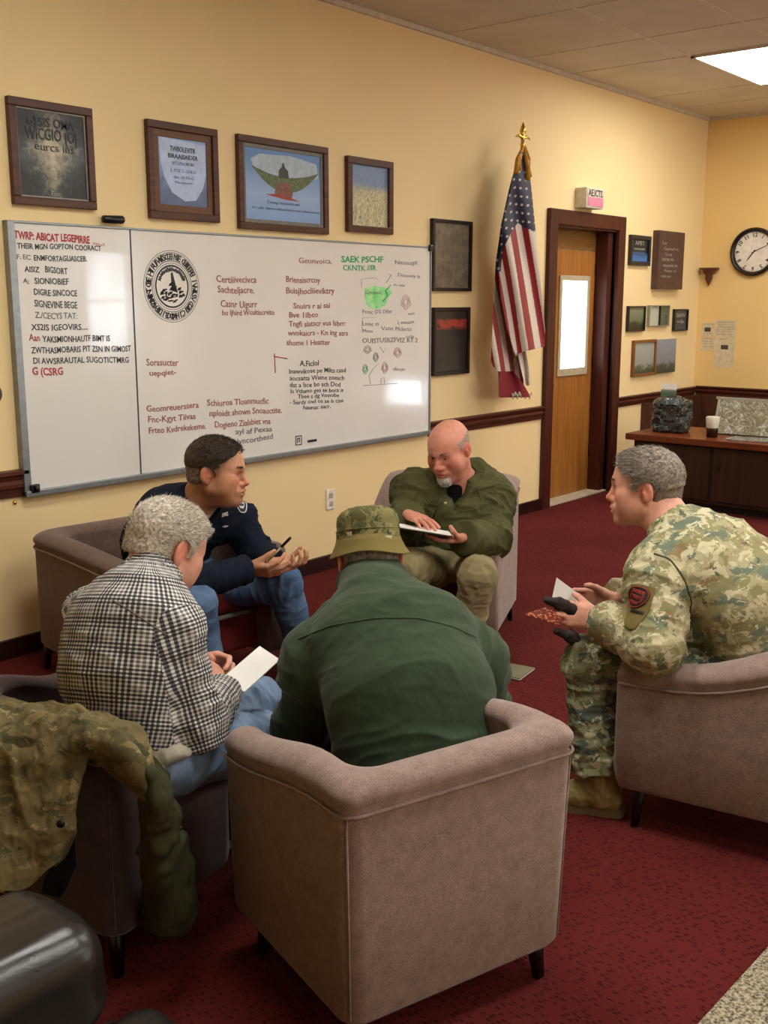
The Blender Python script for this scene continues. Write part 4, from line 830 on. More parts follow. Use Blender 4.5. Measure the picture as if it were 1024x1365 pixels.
MAT['fi'] = simple('faint_ink', '#9b8a74', .6, bump=0)
paper_r('small posted paper with a dark printed square, upper left on the right wall', 4.095, 4.22, 1.27, 1.396, [(4.2, 1.375, .1, 'nstasc lun'), (4.2, 1.29, .09, 'cuslan')], [(4.13, 1.31, 4.19, 1.35)])
paper_r('small posted paper with faint print, below the one with the dark square', 4.095, 4.22, 1.13, 1.264, [(4.205, 1.24-.024*k, .1, 'msnas cula') for k in range(4)], [])
paper_r('tall posted paper with faint lines and a small dark photo on the right wall', 3.89, 4.085, .98, 1.422, [(4.07, 1.395-.022*k, .16, 'asunc tlasm pocs nst') for k in range(6)]+[(4.04, 1.24, .07, 'auscn')], [(3.95, 1.15, 4.02, 1.19)])
# outlet, marks at the left edge
oc = thing('wall_outlet', 'cream wall outlet plate low on the wall under the whiteboard', 'outlet', (4.6, WY, .425)); MB().span((-.04, -.008, -.062), (.04, -.0005, .062), .004).obj('cover_plate', simple('outlet_plate', '#e8e2d0', .35), oc)
for z in (-.024, .024): MB().span((-.014, -.011, z-.014), (.014, -.007, z+.014), .005).obj('socket', simple('outlet_socket', '#b8b0a0', .4), oc)
dc = MB(); dc.lathe([(0, .02), (.03, .018), (.045, .008), (.048, 0)], (2.445, WY-.001, 1.2), 24, Matrix.Rotation(math.radians(90), 3, 'X')); m_ = dc.obj('wall_ornament', simple('ornament_bronze', '#54423e', .35, .4)); m_.scale = (1, 1, 1); prop(m_, 'round bronze coloured ornament on the wall left of the whiteboard', 'ornament')
scw = MB(); scw.lathe([(0, .012), (.006, .011), (.009, .006), (.01, 0)], atY(19, 670, WY), 14, Matrix.Rotation(math.radians(90), 3, 'X')); prop(scw.obj('brass_screw', MAT['gold']), 'small brass screw head in the wall under the rail at the left', 'screw')
# ---- low cabinet along the right
cb = thing('low_cabinet', 'long low dark wooden cabinet with a reddish top in the far right corner', 'cabinet', (0, 0, 0)); WORLD.add(cb.name)
MB().span((7.66, .6, .515), (8.42, 3.90, .565), .006).obj('cabinet_top', wood('cabinet_top_wood', '#54220f', '#7c3a1c', 'Y', .3), cb)
MB().span((7.74, .65, .06), (8.38, 3.86, .515), .004).obj('carcass', wood('cabinet_dark_wood', '#22120b', '#3b2415', 'Z', .5, .6), cb); MB().span((7.80, .68, 0), (8.34, 3.82, .06)).obj('plinth', MAT['black'], cb)
for k in range(5):
    y0 = .7+k*.63; dd = MB().span((7.722, y0, .09), (7.74, y0+.6, .5), .004).obj('cabinet_door', wood('cabinet_door_wood', '#24140c', '#402718', 'Z', .5, .6), cb)
    MB().tube([(7.715, y0+.55, .33), (7.715, y0+.55, .4)], .006, 8).obj('handle', simple('dark_handle', '#2a2018', .4, .6), dd)
def crinkle(name, stops, rough=.12):
    t_ = NT(name); v = t_.coord(); n = t_.noise(v, 14, 5, .7, 2.5); t_.set(Base_Color=t_.ramp(n, stops), Roughness=rough, Coat_Weight=.8); t_.bump(t_.noise(v, 22, 4, .6, 2), 1.0, .03); return t_.m
bk = thing('wrapped_basket', 'dark gift basket wrapped in crinkled clear film on the low cabinet', 'basket', (7.98, 3.66, .565))
B = SDF(); B.rb((0, 0, .125), (.10, .13, .125), None, .03); B.el((0, 0, .23), (.10, .12, .05), None, .03); me = B.mesh('basket', .006); wrinkle(me, .014, 18, 5); link('basket', me, crinkle('wrapped_dark', [(.3, '#0c1413'), (.55, '#1f2e2c'), (.68, '#5d6a5c'), (.8, '#c9c9b4')]), bk)
m = MB(); m.box((-.02, .03, .335), (.004, .13, .10), Matrix.Rotation(.12, 3, 'Y'), .001); m.obj('card', pic('print_small_card', lambda t_, g, x, z: t_.ramp(z, [(.2, '#4b6152'), (.45, '#6b7c6c'), (.6, '#e7e7de')])), bk)
fr = thing('acrylic_photo_frame', 'large clear acrylic photo frame leaning back on the low cabinet', 'photo frame', (8.02, 3.04, .566), 0)
Rf = Matrix.Rotation(math.radians(18), 3, 'Y'); MB().box((.06, 0, .14), (.008, .56, .27), Rf, .002).obj('photo', crinkle('photo_pale', [(.3, '#6b6a4e'), (.5, '#a3a083'), (.62, '#dcdccf'), (.8, '#f2f0e8')]), fr)
m = MB(); 
for c_, s_ in (((.055, 0, .283), (.016, .6, .02)), ((.055, 0, .005), (.016, .6, .02))): m.box(c_, s_, Rf if False else None, .002)
m.box((.055, .29, .14), (.016, .02, .29), Rf, .002); m.box((.055, -.29, .14), (.016, .02, .29), Rf, .002); m.obj('rim', simple('clear_acrylic', '#aaa99c', .1), fr)
cp = thing('candle_cup', 'small pale cup with a dark brown base in front of the acrylic frame', 'cup', (7.86, 3.27, .566)); MB().lathe([(0, 0), (.042, 0), (.045, .06), (.046, .075), (.040, .077), (0, .077)], seg=28).obj('base', simple('cup_brown', '#2e1511', .2), cp); MB().lathe([(.046, .072), (.052, .15), (.045, .158), (.0, .155)], seg=28).obj('shade', simple('cup_cream', '#cfc9b4', .3), cp)
bd = thing('blue_binder', 'dark navy binder standing at the right end of the low cabinet', 'binder', (7.97, 2.60, .566)); MB().box((0, 0, .13), (.07, .30, .26), Matrix.Rotation(.12, 3, 'Y'), .006).obj('cover', simple('navy_cover', '#10162a', .4), bd); MB().box((0, 0, .13), (.05, .28, .262), Matrix.Rotation(.12, 3, 'Y'), .002).obj('pages', PAPW, bd)
st = MB(); st.box((7.86, 2.95, .572), (.2, .34, .012), Matrix.Rotation(.1, 3, 'Z'), .002); prop(st.obj('glossy_brochure', crinkle('brochure', [(.3, '#3b3a34'), (.6, '#b5b2a4'), (.8, '#e8e6dc')])), 'glossy brochure lying flat in front of the acrylic frame', 'brochure')
# ---- flag
fg = thing('flag_on_pole', 'red, white and blue striped flag hanging from a gold-tipped pole by the door', 'flag', (0, 0, 0)); WORLD.add(fg.name)
def interp(pts, y): 
    ys = [p[0] for p in pts]; return float(np.interp(y, ys, [p[1] for p in pts]))
LB = [(203, 692), (225, 686), (250, 679), (300, 668), (350, 661), (400, 658), (440, 656), (480, 655), (495, 660), (530, 666)]
RB = [(203, 698), (225, 705), (260, 709), (300, 713), (350, 718), (400, 723), (440, 727), (462, 726), (480, 724)]
CB = [(655, 367), (667, 362), (670, 335), (680, 312), (690, 297), (700, 304), (715, 310)]
def stripe(x, y):
    c = x-.16*(y-310)-.0045*max(0, 694-x)*(y-310)/2.2; return int(math.floor(c/8.6)) % 2
def stars(x, y): 
    gx, gy = (x+.28*y)/8.0, (y-.1*x)/11.0; row = math.floor(gy); fx = (gx+(.5 if row % 2 else 0)) % 1-.5; fy = gy % 1-.5
    a = math.atan2(fy*11, fx*8); r = math.hypot(fx*8, fy*11); return r < 1.9*(.72+.35*math.cos(5*a))
CR, CW, CBL = lin('#8f1420'), lin('#d8cdc0'), lin('#10183a')
def sheet(name, y0, y1f, xa, xb, base_d, seed, nu=110, nv=330, pl=1.0):
    co, colr = [], []
    for i in range(nu):
        u = i/(nu-1)
        for j in range(nv):
            v = j/(nv-1); y1 = y1f(u); y = y0+(y1-y0)*v; x = xa(y)+(xb(y)-xa(y))*u
            c = x-.2*(y-310); amp = .028*min(1, (y-200)/120)*pl
            yy = base_d-amp*math.sin(c/5.6+seed)-amp*.5*math.sin(c/11+seed*2+y*.02); co.append(atY(x, y, yy)); 
            if y < interp(CB, x): colr.append(CW if stars(x, y) and y > 222 else CBL)
            else: colr.append(CR if stripe(x, y) else CW)
    m = MB(); m.grid(co, nu, nv); o = m.obj(name, FLAGM, fg, fix=False); a = o.data.color_attributes.new('dye', 'FLOAT_COLOR', 'POINT'); a.data.foreach_set('color', np.array(colr, np.float32).ravel())
    so = o.modifiers.new('cloth_thickness', 'SOLIDIFY'); so.thickness = .003; return o
t = NT('flag_cloth'); a = t.n('Attribute', attribute_name='dye'); t.set(Base_Color=a.outputs['Color'], Roughness=.6, Sheen_Weight=.15); t.bump(t.noise(t.coord(), 40, 3), .2, .003); FLAGM = t.m
sheet('flag_front', 203, lambda u: 462+10*(1-u) if u > .05 else 474, lambda y: max(interp(LB, y)+1, interp([(203, 692), (300, 670), (360, 664), (400, 668), (440, 676), (474, 687)], y)), lambda y: interp(RB, y), 4.02, .4)
sheet('flag_fold_behind', 215, lambda u: 488+36*min(1, u*1.6), lambda y: interp(LB, y), lambda y: interp([(215, 696), (300, 700), (460, 694), (530, 700)], y), 4.12, 2.0, 70, 300)
def sh3(y0, y1, pts_l, pts_r, mat, name): 
    co = []; nu, nv = 16, 30
    for i in range(nu):
        for j in range(nv):
            v = j/(nv-1); y = y0+(y1-y0)*v; u = i/(nu-1); x = interp(pts_l, y)+(interp(pts_r, y)-interp(pts_l, y))*u; co.append(atY(x, y-3*u*math.sin(v*3), 4.08-.02*math.sin(u*7+v*2)))
    MB().grid(co, nu, nv).obj(name, mat, fg, fix=False)
sh3(466, 514, [(466, 688), (514, 700)], [(466, 700), (495, 706), (514, 707)], simple('flag_white_cloth', '#d8cdc0', .7), 'flag_corner'); sh3(495, 530, [(495, 664), (530, 665)], [(495, 684), (530, 708)], simple('flag_red_cloth', '#7a1620', .7), 'flag_corner')
m = MB()
for i in range(30): 
    x = 683+25*i/29; y = 524+2*math.sin(i); m.tube([atY(x, y, 4.07), atY(x+.8*math.sin(i*2), y+5+1.5*math.sin(i*1.7), 4.07)], .004, 5)
m.obj('fringe', simple('silver_fringe', '#b4aa90', .5), fg)
pt, pb = atY(697, 186, 4.10), atY(699, 470, 4.14); m = MB(); m.tube([pt, Vector((pt.x, 4.12, 1.1)), Vector((pt.x, 4.14, .02))], .012, 12)
m = MB(); m.tube([pt, Vector((pt.x+.0, 4.12, 1.15))], .013, 12); m.tube([Vector((pt.x, 4.12, 1.3)), Vector((pt.x, 4.269, 1.27))], .016, 10); m.obj('pole', simple('pole_wood', '#b99a6a', .35), fg)
m = MB(); m.lathe([(.014, -.07), (.016, -.04), (.02, -.03), (.012, -.02), (.011, .0), (.018, .01), (.010, .02), (.022, .05), (.016, .08), (0, .115)], pt, 18); q = pt+Vector((0, 0, .01))
m.tube([q-Vector((.09, 0, 0)), q-Vector((.05, 0, -.012)), q, q+Vector((.05, 0, .012)), q+Vector((.09, 0, 0))], [.004, .010, .012, .010, .004], 8); m.obj('finial', MAT['gold'], fg)
m = MB()
for (x0, y0, x1, y1, x2, y2) in ((697, 196, 690, 212, 688, 232), (698, 196, 692, 214, 692, 228), (699, 196, 703, 215, 704, 240), (699, 196, 701, 210, 706, 236), (700, 196, 705, 212, 703, 226)): m.tube([atY(x0, y0, 4.06), atY(x1, y1, 4.0), atY(x2, y2, 4.0)], [.008, .014, .018], 10)
m.obj('gold_tassel', MAT['goldcord'], fg)
# ---- rug
rg = thing('speckled_rug', 'grey speckled rug, its corner at the lower right', 'rug', (0, 0, 0)); WORLD.add(rg.name)
t = NT('speckled_pile'); v = t.coord(); vo = t.n('TexVoronoi', i_Scale=130.0); t.l(v, vo.inputs['Vector']); f = t.math('ADD', t.math('MULTIPLY', t.noise(v, 110, 3), .7), t.math('MULTIPLY', vo.outputs['Distance'], .4)); t.set(Base_Color=t.ramp(f, [(.38, '#4b4434'), (.52, '#8a8068'), (.66, '#b5ab92')]), Roughness=1); t.bump(f, .8, .006)
m = MB(); a, b = atZ(1024, 1262, .012), atZ(930, 1365, .012); d_ = (a-b); d_.z = 0; d_.normalize(); nrm_ = Vector((d_.y, -d_.x, 0)); 
pts = [b-d_*1.2, a+d_*1.6, a+d_*1.6+nrm_*1.1, b-d_*1.2+nrm_*1.1]; vs = [m.bm.verts.new((p.x, p.y, .012)) for p in pts]; lo_ = [m.bm.verts.new((p.x, p.y, .0005)) for p in pts]
m.bm.faces.new(vs); m.bm.faces.new(lo_[::-1])
for i in range(4): m.bm.faces.new((vs[i], vs[(i+1) % 4], lo_[(i+1) % 4], lo_[i]))
m.obj('pile', t.m, rg)
# ------------------------------------------------------------------ tub chairs
def upholstery(name, lo, hi):
    t = NT(name); v = t.coord(); f = t.noise(v, 26, 6, .65); g = t.noise(v, 330, 3)
    t.set(Base_Color=t.ramp(t.math('ADD', t.math('MULTIPLY', f, .45), t.math('MULTIPLY', g, .55)), [(.36, lo), (.64, hi)]), Roughness=.95, Sheen_Weight=.25, Sheen_Roughness=.45)
    t.b.inputs['Specular IOR Level'].default_value = .15; t.bump(t.math('ADD', g, t.noise(v, 60, 4)), .45, .002); return t.m
MAT['mauve'] = upholstery('mauve_upholstery', '#7a675f', '#a68f85'); MAT['mauve_dark'] = upholstery('brown_upholstery', '#5c4a43', '#7c665c'); MAT['mauve_shaded'] = upholstery('shade_darkened_upholstery', '#3a2e2c', '#524240'); MAT['piping'] = upholstery('piping_cloth', '#715c54', '#937b71')  # left chair's cloth is darkened: shade put into its colour
MAT['maroon'] = cloth('maroon_seat_cloth', '#5c1b1c', 14, .15, 400, .3); MAT['darkseat'] = cloth('dark_olive_seat_cloth', '#1f1c15', 12, .15, 400, .3); MAT['legwood'] = simple('black_leg_wood', '#0c0a0a', .35); MAT['greyedge'] = cloth('grey_seat_cloth', '#6b675c', 12, .12, 400, .3)
def tub(label, c, rz, w, d, hb, ha, zb=.13, th=.095, ext=.0, seatz=.40, mat='mauve', seat='maroon', ro=.045, legin=.05, roll=1.0, slope=1.0, flare=.0, welt=False):
    t = thing('tub_chair', label, 'chair', (c[0], c[1], 0), rz, 'upholstered tub chairs in a circle')
    def upath(hw, yb, yf, r, na=10, nc=9, nb=12):
        P = [(-hw, yf+(yb+r-yf)*i/(na-1)) for i in range(na)]
        P += [(-hw+r-r*math.cos(a), yb+r-r*math.sin(a)) for a in [math.pi/2*i/nc for i in range(1, nc)]]
        P += [(-hw+r+(2*hw-2*r)*i/(nb-1), yb) for i in range(nb)]
        P += [(hw-r+r*math.sin(a), yb+r-r*math.cos(a)) for a in [math.pi/2*i/nc for i in range(1, nc)]]
        P += [(hw, yb+r+(yf-yb-r)*i/(na-1)) for i in range(na)]; return P
    O = upath(w/2, -d/2, d/2, ro); I = upath(w/2-th, -d/2+th, d/2, max(.03, ro+.02))
    def hgt(y):
        u = max(0, min(1, (d/2-y)/(d*.85))); u = u**slope; return ha+(hb-ha)*(u*u*(3-2*u))
    rr = roll
    def section(h):
        k_ = flare/th; S = [(.1+k_, zb), (.0+k_, zb+.015), (k_*.5, (zb+h)/2), (k_*.14, h-.082), (.0, h-.068), (.05, h-.062)]
        r = .5+.05*rr
        for a in [200-i*(220/14) for i in range(15)]: S.append((.5+r*math.cos(math.radians(a)), h-.034+.034*math.sin(math.radians(a))))
        S += [(1.0, h-.07), (1.0, h-.12), (1.0, seatz-.02), (1.0, zb), (.5, zb)]; return S
    rows = []
    for o, i in zip(O, I):
        h = hgt(o[1]); rows.append([Vector((o[0]+(i[0]-o[0])*t_, o[1]+(i[1]-o[1])*t_, z)) for t_, z in section(h)])
    ns = len(rows[0])
    def ends(r, sgn=1):
        c_ = sum(r, Vector())/ns; out = []
        for ph in (.35, .7, 1.0, 1.3):
            k = math.cos(ph)**.5 if ph < 1.5 else 0; out.append([c_+(p-c_)*(1-(1-math.cos(ph))*.32)+Vector((0, .03*math.sin(ph), 0)) for p in r])
        return out
    e0, e1 = ends(rows[0]), ends(rows[-1]); allr = e0[::-1]+rows+e1
    m = MB(); V = [[m.bm.verts.new(p) for p in r] for r in allr]
    for a, b in zip(V, V[1:]):
        for k in range(ns):
            f = m.bm.faces.new((a[k], a[(k+1) % ns], b[(k+1) % ns], b[k])); f.smooth = True
    for r in (V[0], V[-1]): f = m.bm.faces.new(r); f.smooth = True
    sh = m.obj('shell', MAT[mat], t)
    m = MB(); pp = []
    for o, i in zip(O, I): n_ = (Vector(o)-Vector(i)).normalized(); pp.append((o[0]+n_.x*.004, o[1]+n_.y*.004, hgt(o[1])-.066))
    m.tube([(pp[0][0], pp[0][1]+.02, pp[0][2])]+pp+[(pp[-1][0], pp[-1][1]+.02, pp[-1][2])], .0042, 8); m.obj('piping', MAT['piping'], sh)
    for s in (-1, 1):
        m = MB(); i = 10 if s < 0 else len(O)-11; q = [O[0+14][0]*(-s), 0]; cx_ = s*(w/2-ro*.3+.0005); cy_ = -d/2+ro*.3-.0005
        m.tube([(cx_*(1-flare/(w/2)), cy_*(1-flare/(d/2)), zb+.02), (cx_, cy_, hb-.07)], .0025, 6); m.obj('corner_seam', MAT[mat], sh)
    MB().box((0, (-d/2+th+d/2+ext)/2, (zb+.02+seatz-.10)/2+.01), (w-2*th+.01, d-th+ext-.01, seatz-.10-zb), bev=.02, seg=3).obj('seat_base', MAT[seat], t, smooth=True)
    MB().box((0, (-d/2+th+d/2+ext)/2, seatz-.055), (w-2*th+(.0 if not ext else th*1.2), d-th+ext+.015, .12), bev=.045, seg=5).obj('seat_cushion', MAT[seat], t, smooth=True)
    if welt:
        m = MB(); yf = d/2+ext+.004; m.tube([(-(w/2-th)+.02, yf, seatz-.115), (0, yf+.002, seatz-.115), (w/2-th-.02, yf, seatz-.115)], .011, 8); m.obj('front_welt', MAT['greyedge'], t, 'grey welt below the seat cushion')
    for sx in (-1, 1):
        for sy in (-1, 1):
            x, y = sx*(w/2-legin), (sy*(d/2-legin) if sy < 0 else d/2+ext-legin); m = MB()
            m.tube([(x+sx*.012, y+sy*.012, 0), (x, y, zb+.02)], [.014, .024], 4); m.obj('leg', MAT['legwood'], t)
    return t
tub('mauve tub chair in the foreground seen from behind, under the man in green fleece', (1.810, 1.468), -.30, .625, .55, .655, .585, zb=.10, seat='maroon', flare=.012, th=.088, legin=.065)
tub('mauve tub chair at the right edge under the man in camouflage', (3.18, 1.085), .15, .70, .70, .66, .535, zb=.13, slope=1.6, mat='mauve')
tub('brown tub chair against the wall under the man in navy', (2.76, 3.60), math.pi-.1, .74, .84, .625, .60, zb=.12, seatz=.42, mat='mauve_dark', seat='maroon', ro=.10, ext=-.06, welt=True)
tub('high-backed mauve tub chair under the man in the green parka', (4.01, 2.98), 1.994, .66, .65, .76, .56, zb=.12, seat='maroon', ro=.12, mat='mauve')
tub('shade-darkened tub chair at the left with a camouflage coat over its back', (1.46, 2.25), -math.pi/2+.15, .62, .40, .63, .56, zb=.12, ext=.18, seatz=.36, seat='darkseat', mat='mauve_shaded')
# ---- leather sofa at the lower left
def leather():
    t = NT('black_leather'); v = t.coord(); f = t.noise(v, 7, 5); t.set(Base_Color=t.ramp(f, [(.3, '#1a1816'), (.7, '#23201e')]), Roughness=t.ramp(t.noise(v, 20, 4), [(.3, .27), (.7, .33)])); t.bump(t.math('ADD', t.math('MULTIPLY', t.noise(v, 260, 3), .35), t.math('MULTIPLY', t.noise(v, 12, 3, .5, .5), 1.2)), .28, .003); return t.m
MAT['leather'] = leather()
sf = thing('leather_sofa', 'black leather sofa, its padded arm and seat filling the lower left corner', 'sofa', (0, 0, 0)); WORLD.add(sf.name)
def pad(name, c, half, rz, rad, amp=.006, h=.007, tilt=0, sc=9, st=(1, 1, 1), parent=sf, mat='leather'):
    Rm = Matrix.Rotation(rz, 3, 'Z') @ Matrix.Rotation(tilt, 3, 'Y'); ax = [np.array(Rm.col[i]) for i in range(3)]; B = SDF(); B.rb(c, half, ax, rad); me = B.mesh(name, h); wrinkle(me, amp, sc, 3, st); return link(name, me, MAT[mat], parent)
pad('arm_pad', (.57, 1.55, .445), (.40, .14, .105), -.02, .07, .006, sc=5, st=(.35, 1.5, 1)); pad('arm_body', (.55, 1.55, .20), (.36, .12, .20), -.02, .04, .004)
pad('seat_pad', (.69, 1.27, .28), (.36, .18, .09), .0, .07, .005, sc=5, st=(.4, 1.3, 1)); pad('seat_body', (.66, 1.25, .09), (.36, .19, .09), 0, .03, .004)
m = MB(); m.tube([(.955, 1.42, .36), (.88, 1.412, .37), (.6, 1.408, .375), (.3, 1.41, .37)], .004, 8); m.obj('seam_piping', MAT['leather'], sf)
# ---- coat over the left chair
def bspline(G, nu, nv):
    G = np.array(G, float); a, b = G.shape[:2]
    def basis(n, m):
        M_ = np.zeros((m, n)); 
        for r, t_ in enumerate(np.linspace(0, n-1, m)):
            i = min(int(t_), n-2); u = t_-i; w = [(-u**3+2*u*u-u)/2, (3*u**3-5*u*u+2)/2, (-3*u**3+4*u*u+u)/2, (u**3-u*u)/2]
            for k, x in enumerate(w): M_[r, min(max(i-1+k, 0), n-1)] += x
        return M_
    return np.einsum('ia,jb,abk->ijk', basis(a, nu), basis(b, nv), G)
def clothpatch(name, G, nu, nv, mat, parent, amp, sc, seed, thick=.012, st=(1, 1, 1)):
    P = bspline(G, nu, nv).reshape(-1, 3); i = np.arange(nu*nv).reshape(nu, nv)
    F = np.stack([i[:-1, :-1], i[1:, :-1], i[1:, 1:], i[:-1, 1:]], -1).reshape(-1, 4).astype(np.int32); me = arr_mesh(name, P, F); wrinkle(me, amp, sc, seed, st)
    o = link(name, me, mat, parent); s = o.modifiers.new('thickness', 'SOLIDIFY'); s.thickness = thick; s.offset = 0; return o
ct = thing('draped_coat', 'camouflage coat draped over the back of the left chair, one sleeve hanging to the floor', 'coat', (0, 0, 0)); WORLD.add(ct.name)
A_ = lambda *v: np.array(at(*v))
G = [[A_(-70, 925, 2.60), A_(10, 938, 2.52), A_(75, 942, 2.44), A_(140, 950, 2.38), A_(185, 975, 2.34), A_(222, 1030, 2.33)],
     [A_(-70, 945, 2.50), A_(12, 955, 2.44), A_(75, 958, 2.38), A_(138, 966, 2.33), A_(184, 995, 2.29), A_(222, 1055, 2.29)],
     [A_(-70, 985, 2.38), A_(12, 995, 2.35), A_(72, 995, 2.32), A_(126, 985, 2.29), A_(165, 1008, 2.25), A_(200, 1070, 2.25)],
     [A_(-70, 1035, 2.32), A_(8, 1045, 2.32), A_(62, 1045, 2.30), A_(113, 1008, 2.32), A_(118, 1012, 2.34), A_(122, 1016, 2.37)],
     [A_(-70, 1095, 2.29), A_(4, 1105, 2.28), A_(55, 1100, 2.27), A_(98, 1060, 2.28), A_(101, 1064, 2.31), A_(103, 1068, 2.35)],
     [A_(-70, 1150, 2.26), A_(0, 1150, 2.25), A_(48, 1150, 2.25), A_(86, 1115, 2.26), A_(88, 1118, 2.29), A_(90, 1120, 2.33)],
     [A_(-70, 1190, 2.24), A_(-2, 1186, 2.24), A_(36, 1184, 2.24), A_(70, 1150, 2.25), A_(72, 1153, 2.28), A_(74, 1155, 2.32)]]
clothpatch('coat_body', G, 200, 180, MAT['camo_coat'], ct, .012, 13, 4, .010, (1, 1, .7))
G2 = [[A_(145, 972, 2.34), A_(175, 982, 2.30), A_(205, 1008, 2.29), A_(226, 1045, 2.32)], [A_(168, 1000, 2.28), A_(190, 1012, 2.25), A_(216, 1040, 2.26), A_(232, 1075, 2.31)], [A_(184, 1045, 2.27), A_(204, 1055, 2.23), A_(226, 1075, 2.26), A_(240, 1105, 2.32)],
      [A_(188, 1095, 2.29), A_(210, 1100, 2.24), A_(234, 1112, 2.28), A_(244, 1120, 2.37)], [A_(189, 1150, 2.31), A_(214, 1155, 2.25), A_(240, 1155, 2.31), A_(254, 1158, 2.37)], [A_(190, 1205, 2.33), A_(216, 1210, 2.28), A_(246, 1208, 2.31), A_(258, 1205, 2.37)], [A_(192, 1240, 2.34), A_(216, 1246, 2.30), A_(242, 1246, 2.32), A_(256, 1236, 2.37)]]
clothpatch('sleeve', G2, 110, 50, MAT['coat_green'], ct, .011, 17, 8, .012, (1, 1, .7))
G3 = [[A_(-60, 930, 2.47), A_(0, 948, 2.46), A_(40, 940, 2.45), A_(60, 948, 2.44)], [A_(-60, 960, 2.37), A_(0, 975, 2.37), A_(45, 968, 2.36), A_(75, 965, 2.36)], [A_(-60, 985, 2.36), A_(5, 1005, 2.35), A_(50, 1000, 2.34), A_(92, 985, 2.35)]]
clothpatch('collar', G3, 40, 60, MAT['camo_coat'], ct, .008, 16, 2, .012)
G4 = [[A_(88, 1070, 2.36), A_(96, 1090, 2.36)], [A_(80, 1130, 2.34), A_(100, 1150, 2.34)], [A_(60, 1170, 2.32), A_(96, 1165, 2.32)], [A_(55, 1190, 2.32), A_(80, 1196, 2.32)]]
clothpatch('dark_lining', G4, 30, 12, MAT['blackcloth'], ct, .004, 16, 2, .006)
m = MB(); p = A_(81, 1098, 2.235); m.lathe([(0, .004), (.008, .004), (.010, 0), (.008, -.004), (0, -.004)], p, 16, Matrix((cR, cU, -cF)).transposed()); m.obj('snap_button', simple('dark_button', '#2a2620', .35, .5), ct)
# ------------------------------------------------------------------ the five seated men
from mathutils.bvhtree import BVHTree
R_, F_, Z_ = np.array(cR), nrm((cF.x, cF.y, 0)), np.array([0, 0, 1.])
def decal(o, px, py, w, h, name, mats, shape, off=.0022, n=13, parent=None, label=None, upv=None, loc=None):
    me = o.data; P = getco(me); nf = len(me.polygons); fi = np.empty(nf*4, np.int32); me.loops.foreach_get('vertex_index', fi); fi = fi.reshape(-1, 4)
    oc = Vector((0, 0, CAMH)); d = ray(px, py).normalized()
    # only faces near the ray
    C = P[fi].mean(1)-np.array(oc); tt = C@np.array(d); dist = np.linalg.norm(C-tt[:, None]*np.array(d), axis=1); k = fi[dist < max(w, h)*1.2+.02]
    u, inv = np.unique(k, return_inverse=True); bv = BVHTree.FromPolygons([tuple(map(float, p)) for p in P[u]], inv.reshape(-1, 4).tolist())
    hit, nn, _, _ = bv.ray_cast(oc, d)
    if hit is None: print('decal miss', name); return None
    c = np.array(hit); nn = np.array(nn); up = nrm(np.array(upv) if upv is not None else Z_); up = nrm(up-nn*(up@nn)); rt = np.cross(up, nn)
    if nn@np.array(d) > 0: nn = -nn; rt = -rt
    def hgt_(a, b):
        q = bv.ray_cast(Vector(c+rt*a+up*b+nn*.05), Vector(-nn)); return float((np.array(q[0])-c)@nn) if q[0] is not None and (Vector(q[0])-Vector(c)).length < max(w, h)*1.5+.02 else None
    def proj(a, b, lift=0.0):
        e = .007; v = [hgt_(a+x, b+y) for x, y in ((0, 0), (e, 0), (-e, 0), (0, e), (0, -e), (e, e), (-e, -e), (e, -e), (-e, e))]; v = [x for x in v if x is not None]
        z = (sum(v)/len(v)*.7+max(v)*.3) if v else 0.0
        return c+rt*a+up*b+nn*(z+off+lift)
    return proj
def patch(o, px, py, w, h, name, mat, fn, off=.0022, n=14, upv=None, label=None, parent=None):
    """raised sewn-on patch following the cloth; fn(angle)->radius factor"""
    pr = decal(o, px, py, w, h, name, mat, None, off, upv=upv)
    if pr is None: return None, None
    m = MB(); rings = []; N = 40
    for r in [0, .25, .5, .75, .97, 1.0]:
        if r == 0: rings.append([m.bm.verts.new(pr(0, 0))]); continue
        rings.append([m.bm.verts.new(pr(w/2*r*fn(a)[0], h/2*r*fn(a)[1])-(0 if r < 1 else 1)*np.zeros(3)) for a in [2*math.pi*i/N for i in range(N)]])
    for a, b in zip(rings, rings[1:]):
        for k in range(N):
            q = []; 
            for v in (a[k % len(a)], b[k], b[(k+1) % N], a[(k+1) % len(a)]):
                if v not in q: q.append(v)
            f = m.bm.faces.new(q); f.smooth = True
    ob = m.obj(name, mat, parent or o, label, fix=False); s = ob.modifiers.new('thickness', 'SOLIDIFY'); s.thickness = .0015; s.offset = 0; return ob, pr
circ = lambda a: (math.cos(a), math.sin(a))
def shield(a):
    x, y = math.cos(a), math.sin(a); k = 1/max(abs(x), abs(y))**.75; x, y = x*k, y*k
    if y < 0: x *= 1-.55*(-y)**1.5
    return max(-1, min(1, x)), max(-1.05, min(1, y))
def rect(a): x, y = math.cos(a), math.sin(a); k = 1/max(abs(x), abs(y)); return x*k, y*k
def text_on(pr, s, size, w, x, y, mat, parent, name='lettering', bold=.0008):
    me = text_mesh(s, size, bold=bold, extrude=.0); a = getco(me)
    if len(a) == 0: return
    a[:, 0] *= w/a[:, 0].max(); setco(me, np.array([pr(float(q[0]+x), float(q[1]+y), .0018) for q in a])); ob = link(name, me, mat, parent); sm = ob.modifiers.new('thickness', 'SOLIDIFY'); sm.thickness = .0012; sm.offset = 0; return ob
